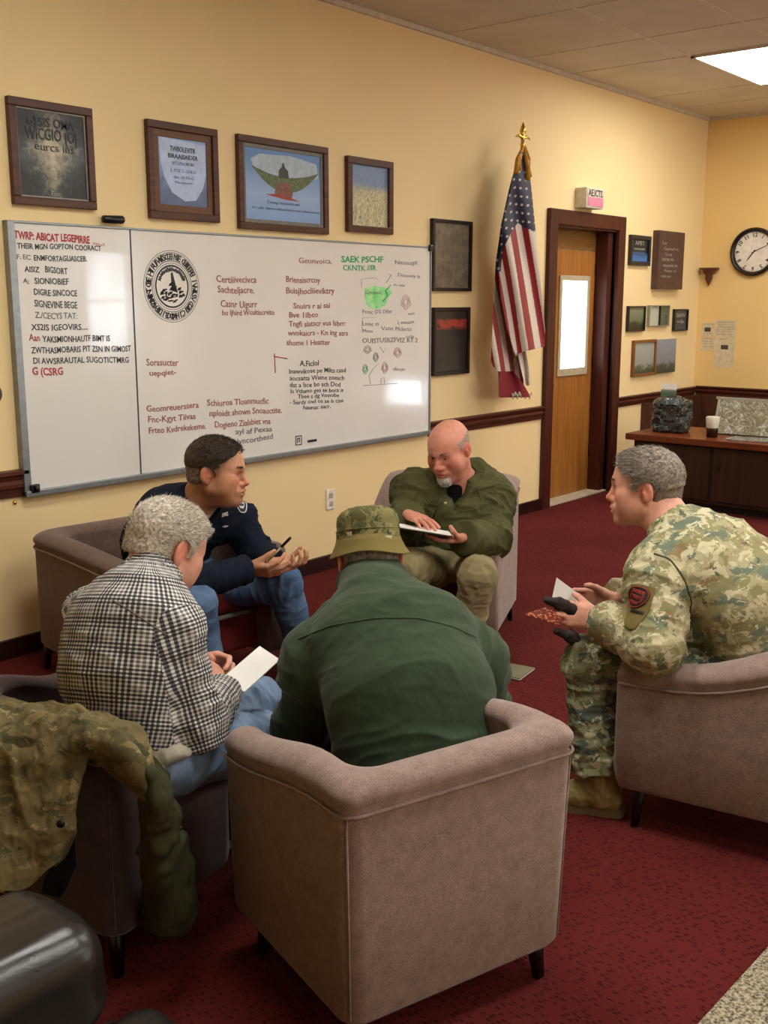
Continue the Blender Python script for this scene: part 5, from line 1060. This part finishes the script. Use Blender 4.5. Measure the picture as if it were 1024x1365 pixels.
def seam(o, pts, r, mat, name='seam', n=24):
    P = [np.array(decal_pt(o, float(np.interp(t_, np.linspace(0, 1, len(pts)), [p[0] for p in pts])), float(np.interp(t_, np.linspace(0, 1, len(pts)), [p[1] for p in pts])))) for t_ in np.linspace(0, 1, n)]
    P = [p for p in P if p.shape == (3,)]
    for i in range(1, len(P)):
        if np.linalg.norm(P[i]-P[i-1]) > .045: P = P[:i]; break
    if len(P) > 3:
        P = [P[0]]+[(P[i-1]+P[i]*2+P[i+1])/4 for i in range(1, len(P)-1)]+[P[-1]]; m = MB(); m.tube(P, r, 6); return m.obj(name, mat, o)
_bv = {}
def decal_pt(o, px, py):
    if o.name not in _bv:
        me = o.data; P = getco(me); fi = np.empty(len(me.polygons)*4, np.int32); me.loops.foreach_get('vertex_index', fi); _bv[o.name] = BVHTree.FromPolygons(P.tolist(), fi.reshape(-1, 4).tolist())
    h_, n_, _, _ = _bv[o.name].ray_cast(Vector((0, 0, CAMH)), ray(px, py).normalized()); return h_ if h_ is not None else ()
def sheetbox(name, corners, th, mat, parent=None):
    c = [Vector(p) for p in corners]; n = (c[1]-c[0]).cross(c[-1]-c[0]).normalized()*th; m = MB(); a = [m.bm.verts.new(p) for p in c]; b = [m.bm.verts.new(p-n) for p in c]; m.bm.faces.new(a); m.bm.faces.new(b[::-1])
    for i in range(len(c)): m.bm.faces.new((a[i], a[(i+1) % len(c)], b[(i+1) % len(c)], b[i]))
    return m.obj(name, mat, parent)
# hair regions (positive = hair), head coordinates
def reg_short(front=.062, side=.028, nape=-.06, temple=.0):
    def f(x, y, z):
        top = np.minimum(z-(.045+.25*np.maximum(y-front+.03, 0)*3), (front+.012)-y+.35*(z-.06)*0)   # crown up to the hairline
        rear = np.minimum(z-(nape+np.maximum(y+.05, 0)*1.1), (-.012+temple)-y)
        sb = np.minimum(np.minimum(z-(-.01), .022+.25*(z)-y), .03+z*0)
        ear = np.sqrt(((y+.012)/1.0)**2+((z+.002)/1.25)**2)-.026
        r = np.maximum(np.maximum(top, rear), sb); return np.where((np.abs(x) > .055) & (z < .04), np.minimum(r, ear), r)
    return f
def near(P, c, r): return np.exp(-(np.linalg.norm(P-A3(c), axis=1)/r)**2)

# ================= man in navy =================
J = resolve(dict(pel=(225, 775, 4.42), neck=(264, 674, 4.27), shR=(214, 702, 4.20), elR=(258, 778, 3.98), wrR=(332, 758, 4.06), shL=(316, 694, 4.40), elL=(350, 745, 4.32), wrL=(364, 750, 4.10),
  hipR=(232, 790, 4.36), knR=(262, 806, 3.93), anR=(283, 925, 3.98), hipL=(268, 782, 4.46), knL=(378, 778, 4.22), anL=(404, 878, 4.30)), ftR=(.0, -1, 0), ftL=(.1, -1, 0), back=(-.25, .8, .5), bulge=.08, bulge2=.05, girth=1.04, chest=1.04)
hd = Head(at(289, 628, 4.20), (.50, -.84, -.10), (-.05, .02, 1), 1.10)
root = man('man in a navy shirt and jeans holding a pen, under the whiteboard', J, MAT['skin_tan'], hd,
  dict(R=dict(d=R_*.95-F_*.25-Z_*.05, n=F_*.55+Z_*.5, thumb=Z_*.9-F_*.2, fingers=[(.5, .6, .3), (.3, .5, .3), (.25, .4, .3), (.3, .4, .3)], tcurl=.3, topen=.4), L=dict(d=R_*.85-F_*.35-Z_*.1, n=Z_, thumb=F_*.9+R_*.2, fingers=[(.5, .75, .5), (.55, .8, .5), (.6, .8, .5), (.65, .8, .5)], tcurl=.5)),
  neck_r=.062, jowl=.004, paint=lambda x, y, z, r, spot: (spot(0, .10, -.048, .026, (.42, .38, .38), .7, .03, .006), spot(0, .09, -.098, .03, (.6, .56, .55), .5, .03, .022), spot(.05, .04, -.075, .035, (.72, .68, .67), .45), spot(-.05, .04, -.075, .035, (.72, .68, .67), .45)))
hd.eyes(root, MAT['iris_brown']); hd.brows(root, MAT['brow_dark'])
rg1 = reg_short(.066, nape=-.045)
hair_on(hd, lambda x, y, z: np.minimum(rg1(x, y, z), z-.024+.12*(-y)), root, MAT['hair_dark'], .0078, .013, 18000, (0, .8, .1), .35, .0006)
fade = hair_on(hd, lambda x, y, z: np.minimum(rg1(x, y, z), .034-.10*(-y)-z), root, MAT['hair_fade'], .0055, .003, 4000, (0, -.1, -.6), .3, .0005, keep=None)
me = upper(J, 'navy_shirt', .016, .0045, wr=.009, seed=2, sc=13, collar=lambda B: neck_collar(B, J, hd, .088, .082, -.01, .058, .008, 1.0, open_front=True)); sh = link('navy_shirt', me, MAT['navy'], root)
B = SDF(); nk = J['neck']; f = -J['back']; B.ec(nk+f*.045-Z_*.07, nk+Z_*.01+f*.01, (.035, .03), (.068, .064), J['shR']-J['shL'], .02); link('undershirt', B.mesh('undershirt', .004), MAT['whitetee'], root)
me = trousers(J, .014, seed=5); tr = link('jeans', me, MAT['denim_mid'], root)
for q in 'RL': shoe(J, q, MAT['shoe_dark'], root, MAT['sole'])
pt, pr = patch(sh, 320, 672, .062, .085, 'shoulder_patch', simple('patch_navy', '#1c2233', .8), shield, label='navy and white shield-shaped shoulder patch')
if pt:
    WHT = simple('white_thread', '#dcdcd8', .8); MAT['white_thread'] = WHT
    for s_, r_ in ((.92, .0022), (.55, .0016)):
        m = MB(); m.tube([pr(.031*s_*shield(a)[0], .0425*s_*shield(a)[1], .001) for a in [2*math.pi*i/36 for i in range(37)]], r_, 5); m.obj('embroidered_ring', WHT, pt)
    text_on(pr, 'RSN', .024, .034, -.017, -.006, WHT, pt); text_on(pr, 'V.S.F', .012, .03, -.015, .022, WHT, pt); text_on(pr, 'VOW', .012, .018, -.009, -.026, WHT, pt)
if 'white_thread' not in MAT: MAT['white_thread'] = simple('white_thread', '#dcdcd8', .8)
pr = decal(sh, 299, 686, .05, .03, 'x', None, None)
if pr: text_on(pr, 'EMS', .022, .04, -.02, -.006, MAT['white_thread'], sh); text_on(pr, '~m~', .016, .024, -.004, -.055, MAT['white_thread'], sh)
pn = MB(); a, b = A_(356, 749, 3.98), A_(388, 716, 3.98); pn.tube([a, a+(b-a)*.05, a+(b-a)*.62], [.001, .0042, .0046], 10, mi=0); pn.tube([a+(b-a)*.6, a+(b-a)*.95, b], [.0058, .0058, .004], 10, mi=1)
prop(pn.obj('pen', [simple('pen_brass', '#8a7a55', .35, .4), simple('pen_black', '#120d0e', .3)]), 'slim black and brass pen held up by the man in navy', 'pen')

# ================= man in the green parka =================
J = resolve(dict(pel=(615, 745, 4.80), neck=(608, 640, 4.80), shR=(552, 656, 4.84), elR=(533, 706, 4.66), wrR=(545, 686, 4.50), shL=(655, 660, 4.86), elL=(655, 720, 4.66), wrL=(618, 717, 4.44),
  hipR=(590, 757, 4.78), knR=(545, 757, 4.40), anR=(556, 850, 4.44), hipL=(632, 757, 4.78), knL=(637, 768, 4.34), anL=(622, 868, 4.40)), ftR=(-.9, -.3, 0), ftL=(-.9, -.45, 0), back=(.75, .25, .6), bulge=.05, girth=1.0, chest=1.05)
hd = Head(at(599, 599, 4.70), (-.98, -.08, -.42), (-.3, .0, 1), 1.06)
root = man('bald man in a dark green parka writing on a clipboard', J, MAT['skin_ruddy'], hd,
  dict(R=dict(d=-F_*.75+R_*.5-Z_*.05, n=-Z_*.9, thumb=R_-F_*.2, fingers=[(.12, .2, .15), (.12, .25, .2), (.15, .25, .2), (.15, .3, .2)], tcurl=.15), L=dict(d=-R_*.9-F_*.35, n=Z_*.9, thumb=-F_*.9+Z_*.5, fingers=[(.15, .3, .2)]*4, tcurl=.5)),
  neck_r=.066, jowl=.010, nose=1.15, chin=.004)
hd.eyes(root, MAT['iris_brown']); hd.brows(root, MAT['brow_grey'])
hair_on(hd, lambda x, y, z: np.minimum(reg_short(.0, nape=-.05)(x, y, z), .055-z-.0*y), root, MAT['stubble'], .0022, .0022, 3000, (0, -.2, -.5), .3, .0005)
gt = lambda x, y, z: np.minimum(np.minimum(.036-np.abs(x), y-.055), np.minimum(-.079-z, z+.135))
def goat(P_): pass
B = SDF(); k = hd.k; B.el(hd(0, .080, -.098), [.034*k, .028*k, .030*k], hd.ax(), .01)
for sx in (-1, 1): B.rc(hd(sx*.026, .083, -.066), hd(sx*.022, .082, -.088), .0065*k, .009*k, .012)
for sx in (-1, 1): B.rc(hd(0, .1035, -.050), hd(sx*.024, .088, -.060), .0045*k, .005*k, .006)
me = B.mesh('goatee', .003); a = me.color_attributes.new('tint', 'FLOAT_COLOR', 'POINT'); v = .5+.5*vnoise(getco(me), 250, 2); a.data.foreach_set('color', np.stack([v, v, v, np.ones_like(v)], 1).astype(np.float32).ravel())
go = link('goatee', me, MAT['beard'], root); P, N = sample(me, 3500); strands('beard_strands', P-N*.001, N*.5-hd.U*.8, .008, .0006, MAT['beard'], go)
def col(B):
    neck_collar(B, J, hd, .112, .100, -.02, .05, .018, .95, open_front=True, vopen=.06)
    n = J['neck']; b = J['back']; s = nrm(J['shR']-J['shL']); B.ec(n+b*.085-Z_*.0+s*.09, n+b*.085-s*.09, (.035, .045), (.035, .045), Z_, .03)
me = upper(J, 'green_parka', .030, .0045, arms=(.062, .052, .040), wr=.014, seed=12, sc=12, collar=col, belly=.03, maskbase=.6); sh = link('green_parka', me, MAT['parka'], root)
B = SDF(); nk = J['neck']; f = -J['back']; B.ec(nk+f*.09-Z_*.10, nk+f*.02+Z_*.03, (.06, .045), (.078, .074), J['shR']-J['shL'], .02); link('black_undershirt', B.mesh('black_undershirt', .004), MAT['blackcloth'], root)
link('khaki_trousers', trousers(J, .018, seed=9, wr=.009), MAT['khaki'], root)
for q in 'RL': shoe(J, q, MAT['shoe_brown'], root, MAT['sole'])
for ps_, nm_ in (([(566, 662), (574, 672), (588, 676)], 'pocket_seam'), ([(600, 676), (618, 682), (636, 678)], 'pocket_seam'), ([(636, 650), (643, 672), (642, 696)], 'armhole_seam'), ([(556, 655), (551, 675), (556, 694)], 'armhole_seam'), ([(612, 636), (602, 650), (590, 664), (581, 680)], 'placket_seam')): seam(sh, ps_, .0028, MAT['parka'], nm_, 16)
BTN = simple('brass_snap', '#b7a878', .35, .6, bump=0)
for i, (x, y) in enumerate(((604, 646), (594, 671), (617, 652))):
    pr = decal(sh, x, y, .02, .02, 'b', None, None)
    if pr: m = MB(); c = pr(0, 0); m.lathe([(0, .004), (.006, .003), (.008, 0)], c, 14, Matrix((cR, cU, -cF)).transposed()); m.obj('snap', BTN, sh)
pr = decal(sh, 598, 665, .05, .2, 'placket', None, None, off=.004)
if pr:
    m = MB(); pts_ = [decal(sh, x, y, .03, .03, 'p', None, None, off=.001) for x, y in ((612, 636), (603, 648), (592, 660), (585, 672), (578, 690))]; pts_ = [p(0, 0) for p in pts_ if p]
    if len(pts_) > 2: m.tube(pts_, .004, 8); m.obj('placket_edge', MAT['parka'], sh)
cbd = thing('clipboard', 'dark clipboard with white paper held by the man in the green parka', 'clipboard', (0, 0, 0)); WORLD.add(cbd.name)
a, b = A_(531, 703, 4.30), A_(604, 715, 4.30); w_ = b-a; up_ = F_*.20+Z_*-.025; c4_ = [a, b, b+up_, a+up_]
sheetbox('board', c4_, .005, simple('clipboard_brown', '#21150f', .4), cbd); n_ = nrm(np.cross(w_, up_)); n_ = n_ if n_[2] > 0 else -n_
sheetbox('paper', [q+n_*.004 for q in (a+w_*.03+up_*.02, a+w_*.97+up_*.02, a+w_*.97+up_*.9, a+w_*.03+up_*.9)], .004, PAPW, cbd)

# ================= man in camouflage =================
J = resolve(dict(pel=(1022, 872, 3.34), neck=(902, 712, 3.38)), shL=(2.93, 1.365, .785), shR=(3.33, 1.40, .81), elL=A_(872, 858, 3.08), wrL=A_(794, 826, 3.24), elR=(3.42, 1.58, .56), wrR=A_(815, 800, 3.58),
  hipL=(3.08, 1.12, .46), knL=A_(786, 882, 3.27), anL=A_(795, 1040, 3.20), hipR=(3.26, 1.16, .46), knR=(3.36, 1.58, .47), anR=(3.40, 1.60, .1), ftL=(-.35, .95, 0), ftR=(.1, 1, 0), back=(.1, -.8, .45), bulge=.07, bulge2=.025, girth=1.12, chest=1.10)
hd = Head(at(861, 650, 3.46), (-.32, .95, -.08), (0, 0, 1), 1.04)
root = man('grey-haired man in a camouflage uniform holding a white paper', J, MAT['skin_pink'], hd,
  dict(L=dict(d=-R_*.9+F_*.35+Z_*.12, n=F_*.8+R_*.1-Z_*.2, thumb=Z_*.9-F_*.1, fingers=[(.4, .6, .4), (.5, .6, .4), (.55, .6, .4), (.6, .6, .4)], tcurl=.4), R=dict(d=-R_*.95+F_*.1, n=-F_*.9, thumb=Z_, curl=(.3, .4, .3))),
  neck_r=.060)
hd.eyes(root, MAT['iris_blue']); hd.brows(root, MAT['brow_grey'])
hair_on(hd, lambda x, y, z: np.minimum(reg_short(.062, nape=-.055)(x, y, z), z-.004), root, MAT['hair_ash'], .009, .016, 22000, (0, .9, -.2), .3, .0006, sd=5)
hair_on(hd, lambda x, y, z: np.minimum(reg_short(.062, nape=-.055)(x, y, z), .014-z), root, MAT['hair_fade'], .004, .004, 5000, (0, -.2, -.6), .3, .0005, sd=5)
def jf(B): neck_collar(B, J, hd, .092, .080, -.02, .05, .008, .95, open_front=True)
me = upper(J, 'camouflage_jacket', .022, .005, arms=(.072, .060, .050), wr=.012, seed=22, sc=11, collar=jf, maskbase=.45, cuffd=.0, stop=.035); sh = link('camouflage_jacket', me, MAT['camo'], root)
me = trousers(J, .020, seed=31, wr=.011, cuff=.03, flare=1.15); link('camouflage_trousers', me, MAT['camo_dark'], root)
B = SDF(); s_ = np.array([.95, .3, 0])
for q in 'LR': shoe(J, q, MAT['boot'], root, MAT['boot_sole'], boot=.10, name='suede_boot')
seam(sh, [(872, 738), (893, 745), (912, 770), (922, 800), (920, 825), (905, 845)], .0035, simple('dark_seam_cloth', '#4a4a36', .9), 'armhole_seam', 30)
pt, pr = patch(sh, 850, 808, .085, .12, 'arm_patch_backing', MAT['olive_plain'], shield, off=.003, label='olive shield-shaped sleeve patch backing')
if pt:
    p2_, pr2 = patch(sh, 850, 796, .072, .066, 'arm_patch', simple('patch_black', '#1d1210', .8), circ, off=.0055, parent=pt, label='round black and red sleeve patch')
    if p2_:
        RED = simple('red_thread', '#8e2a22', .8)
        for k_ in (.93, .62):
            m = MB(); m.tube([pr2(.036*k_*math.cos(a), .033*k_*math.sin(a), .001) for a in [2*math.pi*i/36 for i in range(37)]], .0018, 5); m.obj('embroidered_ring', RED, pt)
        text_on(pr2, 'BSMUE', .013, .036, -.018, .012, RED, pt); text_on(pr2, 'OISKM', .014, .040, -.02, -.004, RED, pt); text_on(pr2, 'LIMVIO', .011, .034, -.017, -.02, RED, pt)
        pr3 = decal(sh, 850, 818, .07, .03, 'x', None, None, off=.005)
        if pr3: text_on(pr3, 'VIETRONU', .012, .05, -.025, 0, simple('dark_thread', '#2b1a14', .8), pt)
ap = [A_(742, 770, 3.32), A_(812, 822, 3.46), A_(775, 836, 3.34), A_(734, 806, 3.26)]
pp_ = sheetbox('paper_sheet', [ap[0], ap[1], ap[2], ap[3]], .0012, PAPW); prop(pp_, 'folded white paper with handwriting held by the man in camouflage', 'paper')
nn_ = np.cross(ap[1]-ap[0], ap[3]-ap[0]); nn_ = nrm(nn_); nn_ = nn_ if nn_@F_ < 0 else -nn_; xd = nrm(ap[1]-ap[0]); yd = np.cross(nn_, xd)
put_text('Tamy\nMonr', .02, (ap[0]+(ap[1]-ap[0])*.35+(ap[3]-ap[0])*.45)+nn_*.002, xd, yd, INK['y'], pp_, .07, name='handwriting', jit=.1)
t = NT('orange_leaf_print'); v = t.coord(); vo = t.n('TexVoronoi', i_Scale=90.0); t.l(v, vo.inputs['Vector']); t.set(Base_Color=t.ramp(vo.outputs['Distance'], [(.2, '#d88a55'), (.38, '#9c4a22'), (.6, '#5d1d12')]), Roughness=.8)
prop(sheetbox('patterned_card', [A_(699, 819, 3.22), A_(728, 810, 3.30), A_(752, 818, 3.30), A_(746, 834, 3.22)], .002, t.m), 'orange patterned card under the hand of the man in camouflage', 'card')
GL = cloth('glove_cloth', '#3a322e', 30, .2)
for pts_, lb in ((((729, 800, 3.17), (745, 803, 3.17), (762, 810, 3.20)), 'dark glove folded over the thumb of the man in camouflage'), (((742, 842, 3.22), (760, 847, 3.24), (776, 860, 3.26)), 'dark glove hanging below the hand of the man in camouflage')):
    B = SDF(); q_ = [A_(*p) for p in pts_]; B.rc(q_[0], q_[1], .010, .017, .01); B.rc(q_[1], q_[2], .017, .015, .01); B.rc(q_[1]-Z_*.01, q_[2]-Z_*.012, .012, .012, .01)
    me = B.mesh('glove', .0035); wrinkle(me, .003, 40, 3); prop(link('glove', me, GL), lb, 'glove')

# ================= man in the plaid shirt =================
J = resolve(dict(pel=(172, 970, 2.56), neck=(192, 796, 2.67), shR=(226, 846, 2.56), elR=(262, 968, 2.50), wrR=(295, 925, 2.74), shL=(130, 822, 2.85), elL=(215, 880, 3.02), wrL=(258, 886, 2.94),
  hipR=(212, 1005, 2.50), knR=(352, 985, 2.83), anR=(325, 1085, 2.98), hipL=(190, 975, 2.70), knL=(345, 940, 3.02), anL=(350, 1010, 3.2)), ftR=(.85, -.3, 0), ftL=(.9, 0, 0), back=(-.75, -.1, .5), bulge=.05, bulge2=.03, girth=.98, chest=1.02)
hd = Head(at(222, 731, 2.80), (.90, -.08, -.48), (0, 0, 1), 1.04)
root = man('grey-haired man in a black and white plaid shirt and light jeans', J, MAT['skin_pink'], hd,
  dict(R=dict(d=F_*.55+Z_*.55-R_*.28, n=-R_*.8+F_*.4, thumb=Z_*.8+R_*.2, fingers=[(.5, .7, .5), (.6, .8, .5), (.7, .8, .5), (.8, .9, .5)], tcurl=.4), L=dict(d=R_*.85-F_*.15+Z_*.1, n=-F_*.8-Z_*.3, thumb=Z_, fingers=[(.5, .8, .6), (.6, .9, .6), (.6, .9, .6), (.7, .9, .6)], tcurl=.3)),
  neck_r=.062, jowl=.004)
hd.eyes(root, MAT['iris_blue'])
hair_on(hd, lambda x, y, z: reg_short(.062, nape=-.04)(x, y, z), root, MAT['hair_silver'], .009, .011, 30000, (0, .7, .1), .38, .0006, sd=9, h=.004)
me = upper(J, 'plaid_shirt', .014, .0042, arms=(.062, .052, .040), wr=.010, seed=42, sc=11, maskbase=.4, collar=lambda B: neck_collar(B, J, hd, .092, .082, -.01, .085, .006, 1.0))
sd_ = J['back']; mid_ = lerp(J['pel'], J['neck'], .45)
tb = J['neck']-J['pel']; cyl_uv(me, [(J['pel']-tb*.1, J['neck']-tb*.05, -J['back'], .14), (J['shR'], J['elR'], Z_, .062), (J['elR'], J['wrR'], Z_, .052), (J['shL'], J['elL'], Z_, .062), (J['elL'], J['wrL'], Z_, .052), (J['neck']+tb*.02, J['neck']+tb*.2, -J['back'], .085)])
sh = link('plaid_shirt', me, MAT['plaid'], root)
B = SDF(); B.ec(J['pel']-Z_*.03, J['pel']+nrm(tb)*.06, (.175, .13), (.165, .125), J['hipR']-J['hipL'], .02); B.el(A_(228, 1002, 2.44), (.05, .04, .028), None, .03); B.el(A_(272, 985, 2.50), (.04, .025, .035), None, .03); me = B.mesh('untucked_undershirt', .005); wrinkle(me, .008, 16, 2); link('untucked_undershirt', me, MAT['whitetee'], root)
link('light_jeans', trousers(J, .016, seed=19, wr=.010), MAT['denim_light'], root)
for q in 'RL': shoe(J, q, MAT['shoe_brown'], root, MAT['sole_white'])
seam(sh, [(150, 800), (175, 815), (205, 835), (228, 850)], .0018, simple('shirt_thread', '#6b6a66', .9), 'yoke_seam', 20)
prop(sheetbox('notepad', [A_(296, 905, 2.76), A_(345, 863, 2.96), A_(372, 881, 2.94), A_(296, 905, 2.76)+A_(372, 881, 2.94)-A_(345, 863, 2.96)], .006, PAPW), 'blank white notepad held by the man in the plaid shirt', 'notepad')

# ================= man in green fleece =================
J = resolve(dict(pel=(560, 1030, 2.42), neck=(503, 805, 2.76), shR=(628, 878, 2.76), shL=(424, 888, 2.66), elR=(648, 945, 2.86), elL=(398, 975, 2.68), wrR=(610, 960, 2.98), wrL=(450, 975, 2.88),
  hipR=(600, 1030, 2.48), knR=(640, 960, 2.92), anR=(640, 1060, 3.0), hipL=(510, 1045, 2.42), knL=(480, 985, 2.86), anL=(485, 1080, 2.92)), ftR=(.5, .8, 0), ftL=(.2, .95, 0), back=(-.45, -.75, .45), bulge=.07, bulge2=.035, girth=1.06, chest=1.06)
hd = Head(at(492, 745, 2.92), (.60, .75, -.30), (0, 0, 1), 1.04)
root = man('man in a dark green fleece and camouflage hat, seen from behind', J, MAT['skin_pink'], hd,
  dict(R=dict(d=F_*.8+Z_*.1, n=-R_, thumb=Z_, curl=(.4, .5, .4)), L=dict(d=F_*.8+Z_*.1, n=R_, thumb=Z_, curl=(.4, .5, .4))), neck_r=.066)
hair_on(hd, lambda x, y, z: np.minimum(reg_short(.04)(x, y, z), .022-z), root, MAT['hair_ash'], .004, .005, 2500, (0, -.2, -.6), .3)
def fc(B):
    neck_collar(B, J, hd, .108, .098, -.03, .12, .012, .95); 
    n = J['neck']; [B.rc(n+nrm(J['neck']-J['pel'])*-.015, J['sh'+q]+Z_*.005, .078, .064, .07) for q in 'RL']
me = upper(J, 'green_fleece', .028, .005, arms=(.050, .044, .038), wr=.011, seed=52, sc=8, collar=fc, maskbase=.5); fl = link('green_fleece', me, MAT['fleece'], root); seam(fl, [(398, 852), (440, 834), (500, 824), (560, 824), (605, 836), (640, 852)], .003, MAT['fleece'], 'yoke_seam', 40)
link('dark_trousers', trousers(J, .016, seed=59), cloth('dark_trouser_cloth', '#2b2b28', 10, .1), root)
for q in 'RL': shoe(J, q, MAT['shoe_dark'], root, MAT['sole'])
Rh = Matrix((hd.X, hd.F, hd.U)).transposed()
def hatprof(m, prof, mi=0, seg=56, wob=0.0):
    rings = []
    for r, z in prof:
        rings.append([m.bm.verts.new(hd(r*.93*math.cos(a), r*1.10*math.sin(a)-.008, z+wob*math.sin(3*a+1)*(r/.1)**2*(1 if z < .06 else .3))) for a in [2*math.pi*i/seg for i in range(seg)]])
    for a, b in zip(rings, rings[1:]):
        for k in range(seg): f = m.bm.faces.new((a[k], a[(k+1) % seg], b[(k+1) % seg], b[k])); f.smooth = True
    return rings
ht = MB(); rr_ = hatprof(ht, [(.0915, .030), (.0925, .055), (.0925, .075), (.0905, .078), (.0905, .10), (.087, .117), (.076, .130), (.055, .138), (.028, .142), (.004, .143)], wob=.002); ht.bm.faces.new(rr_[-1])
hat = ht.obj('bucket_hat', MAT['camo_hat'], root, 'camouflage bucket hat with plain olive brim'); s = hat.modifiers.new('t', 'SOLIDIFY'); s.thickness = .002
wrinkle(hat.data, .0022, 30, 7)
m = MB(); hatprof(m, [(.0925, .060), (.099, .042), (.108, .024), (.116, .012), (.118, .009)], wob=.004); b_ = m.obj('hat_brim', MAT['olive_plain'], hat, 'plain olive hat brim'); s = b_.modifiers.new('t', 'SOLIDIFY'); s.thickness = .003
for z in (.055, .076):
    m = MB(); m.tube([hd(.0935*.93*math.cos(a), .0935*1.10*math.sin(a)-.008, z) for a in [2*math.pi*i/48 for i in range(49)]], .0012, 5); m.obj('hat_seam', MAT['olive_plain'], hat)
for (x, y, s_, w__, lab) in ((467, 712, 'WS', .018, 0), (467, 720, 'SS', .016, 0), (518, 717, 'VEY', .024, 0)):
    o_ = hat; me_ = hat.data; bm_ = bmesh.new(); bm_.from_mesh(me_); bv = BVHTree.FromBMesh(bm_); h_, n__, _, _ = bv.ray_cast(Vector((0, 0, CAMH)), ray(x, y).normalized()); bm_.free()
    if h_ is None: print('hat miss'); continue
    n__ = n__ if n__.dot(ray(x, y)) < 0 else -n__; up = (Vector(hd.U)-n__*n__.dot(Vector(hd.U))).normalized(); rt = up.cross(n__)
    put_text(s_, .016, h_+n__*.003-rt*w__*.5-up*.005, rt, up, simple('pale_thread', '#cfccb8', .8) if 'pt' not in MAT else MAT['pt'], hat, w__, name='lettering', bold=.0008)
nb = thing('notebook', 'grey-green notebook lying on the carpet right of the man in green fleece', 'notebook', (0, 0, 0)); WORLD.add(nb.name)
cc = [np.array(atZ(x, y, .010)) for x, y in ((660, 897), (680, 885), (713, 891), (693, 906))]
sheetbox('cover', cc, .004, simple('notebook_cover', '#6e6a4c', .5), nb); sheetbox('pages', [q-Z_*.004 for q in cc], .005, PAPW, nb)
# ------------------------------------------------------------------ light and view
wd = bpy.data.worlds.new('world'); SC.world = wd; wd.use_nodes = True; wd.node_tree.nodes['Background'].inputs[0].default_value = (.9, .8, .65, 1); wd.node_tree.nodes['Background'].inputs[1].default_value = .15
vs_ = SC.view_settings; vs_.view_transform = 'Standard'; vs_.look = 'None'; vs_.gamma = 1; vs_.use_curve_mapping = False; vs_.exposure = 1.2
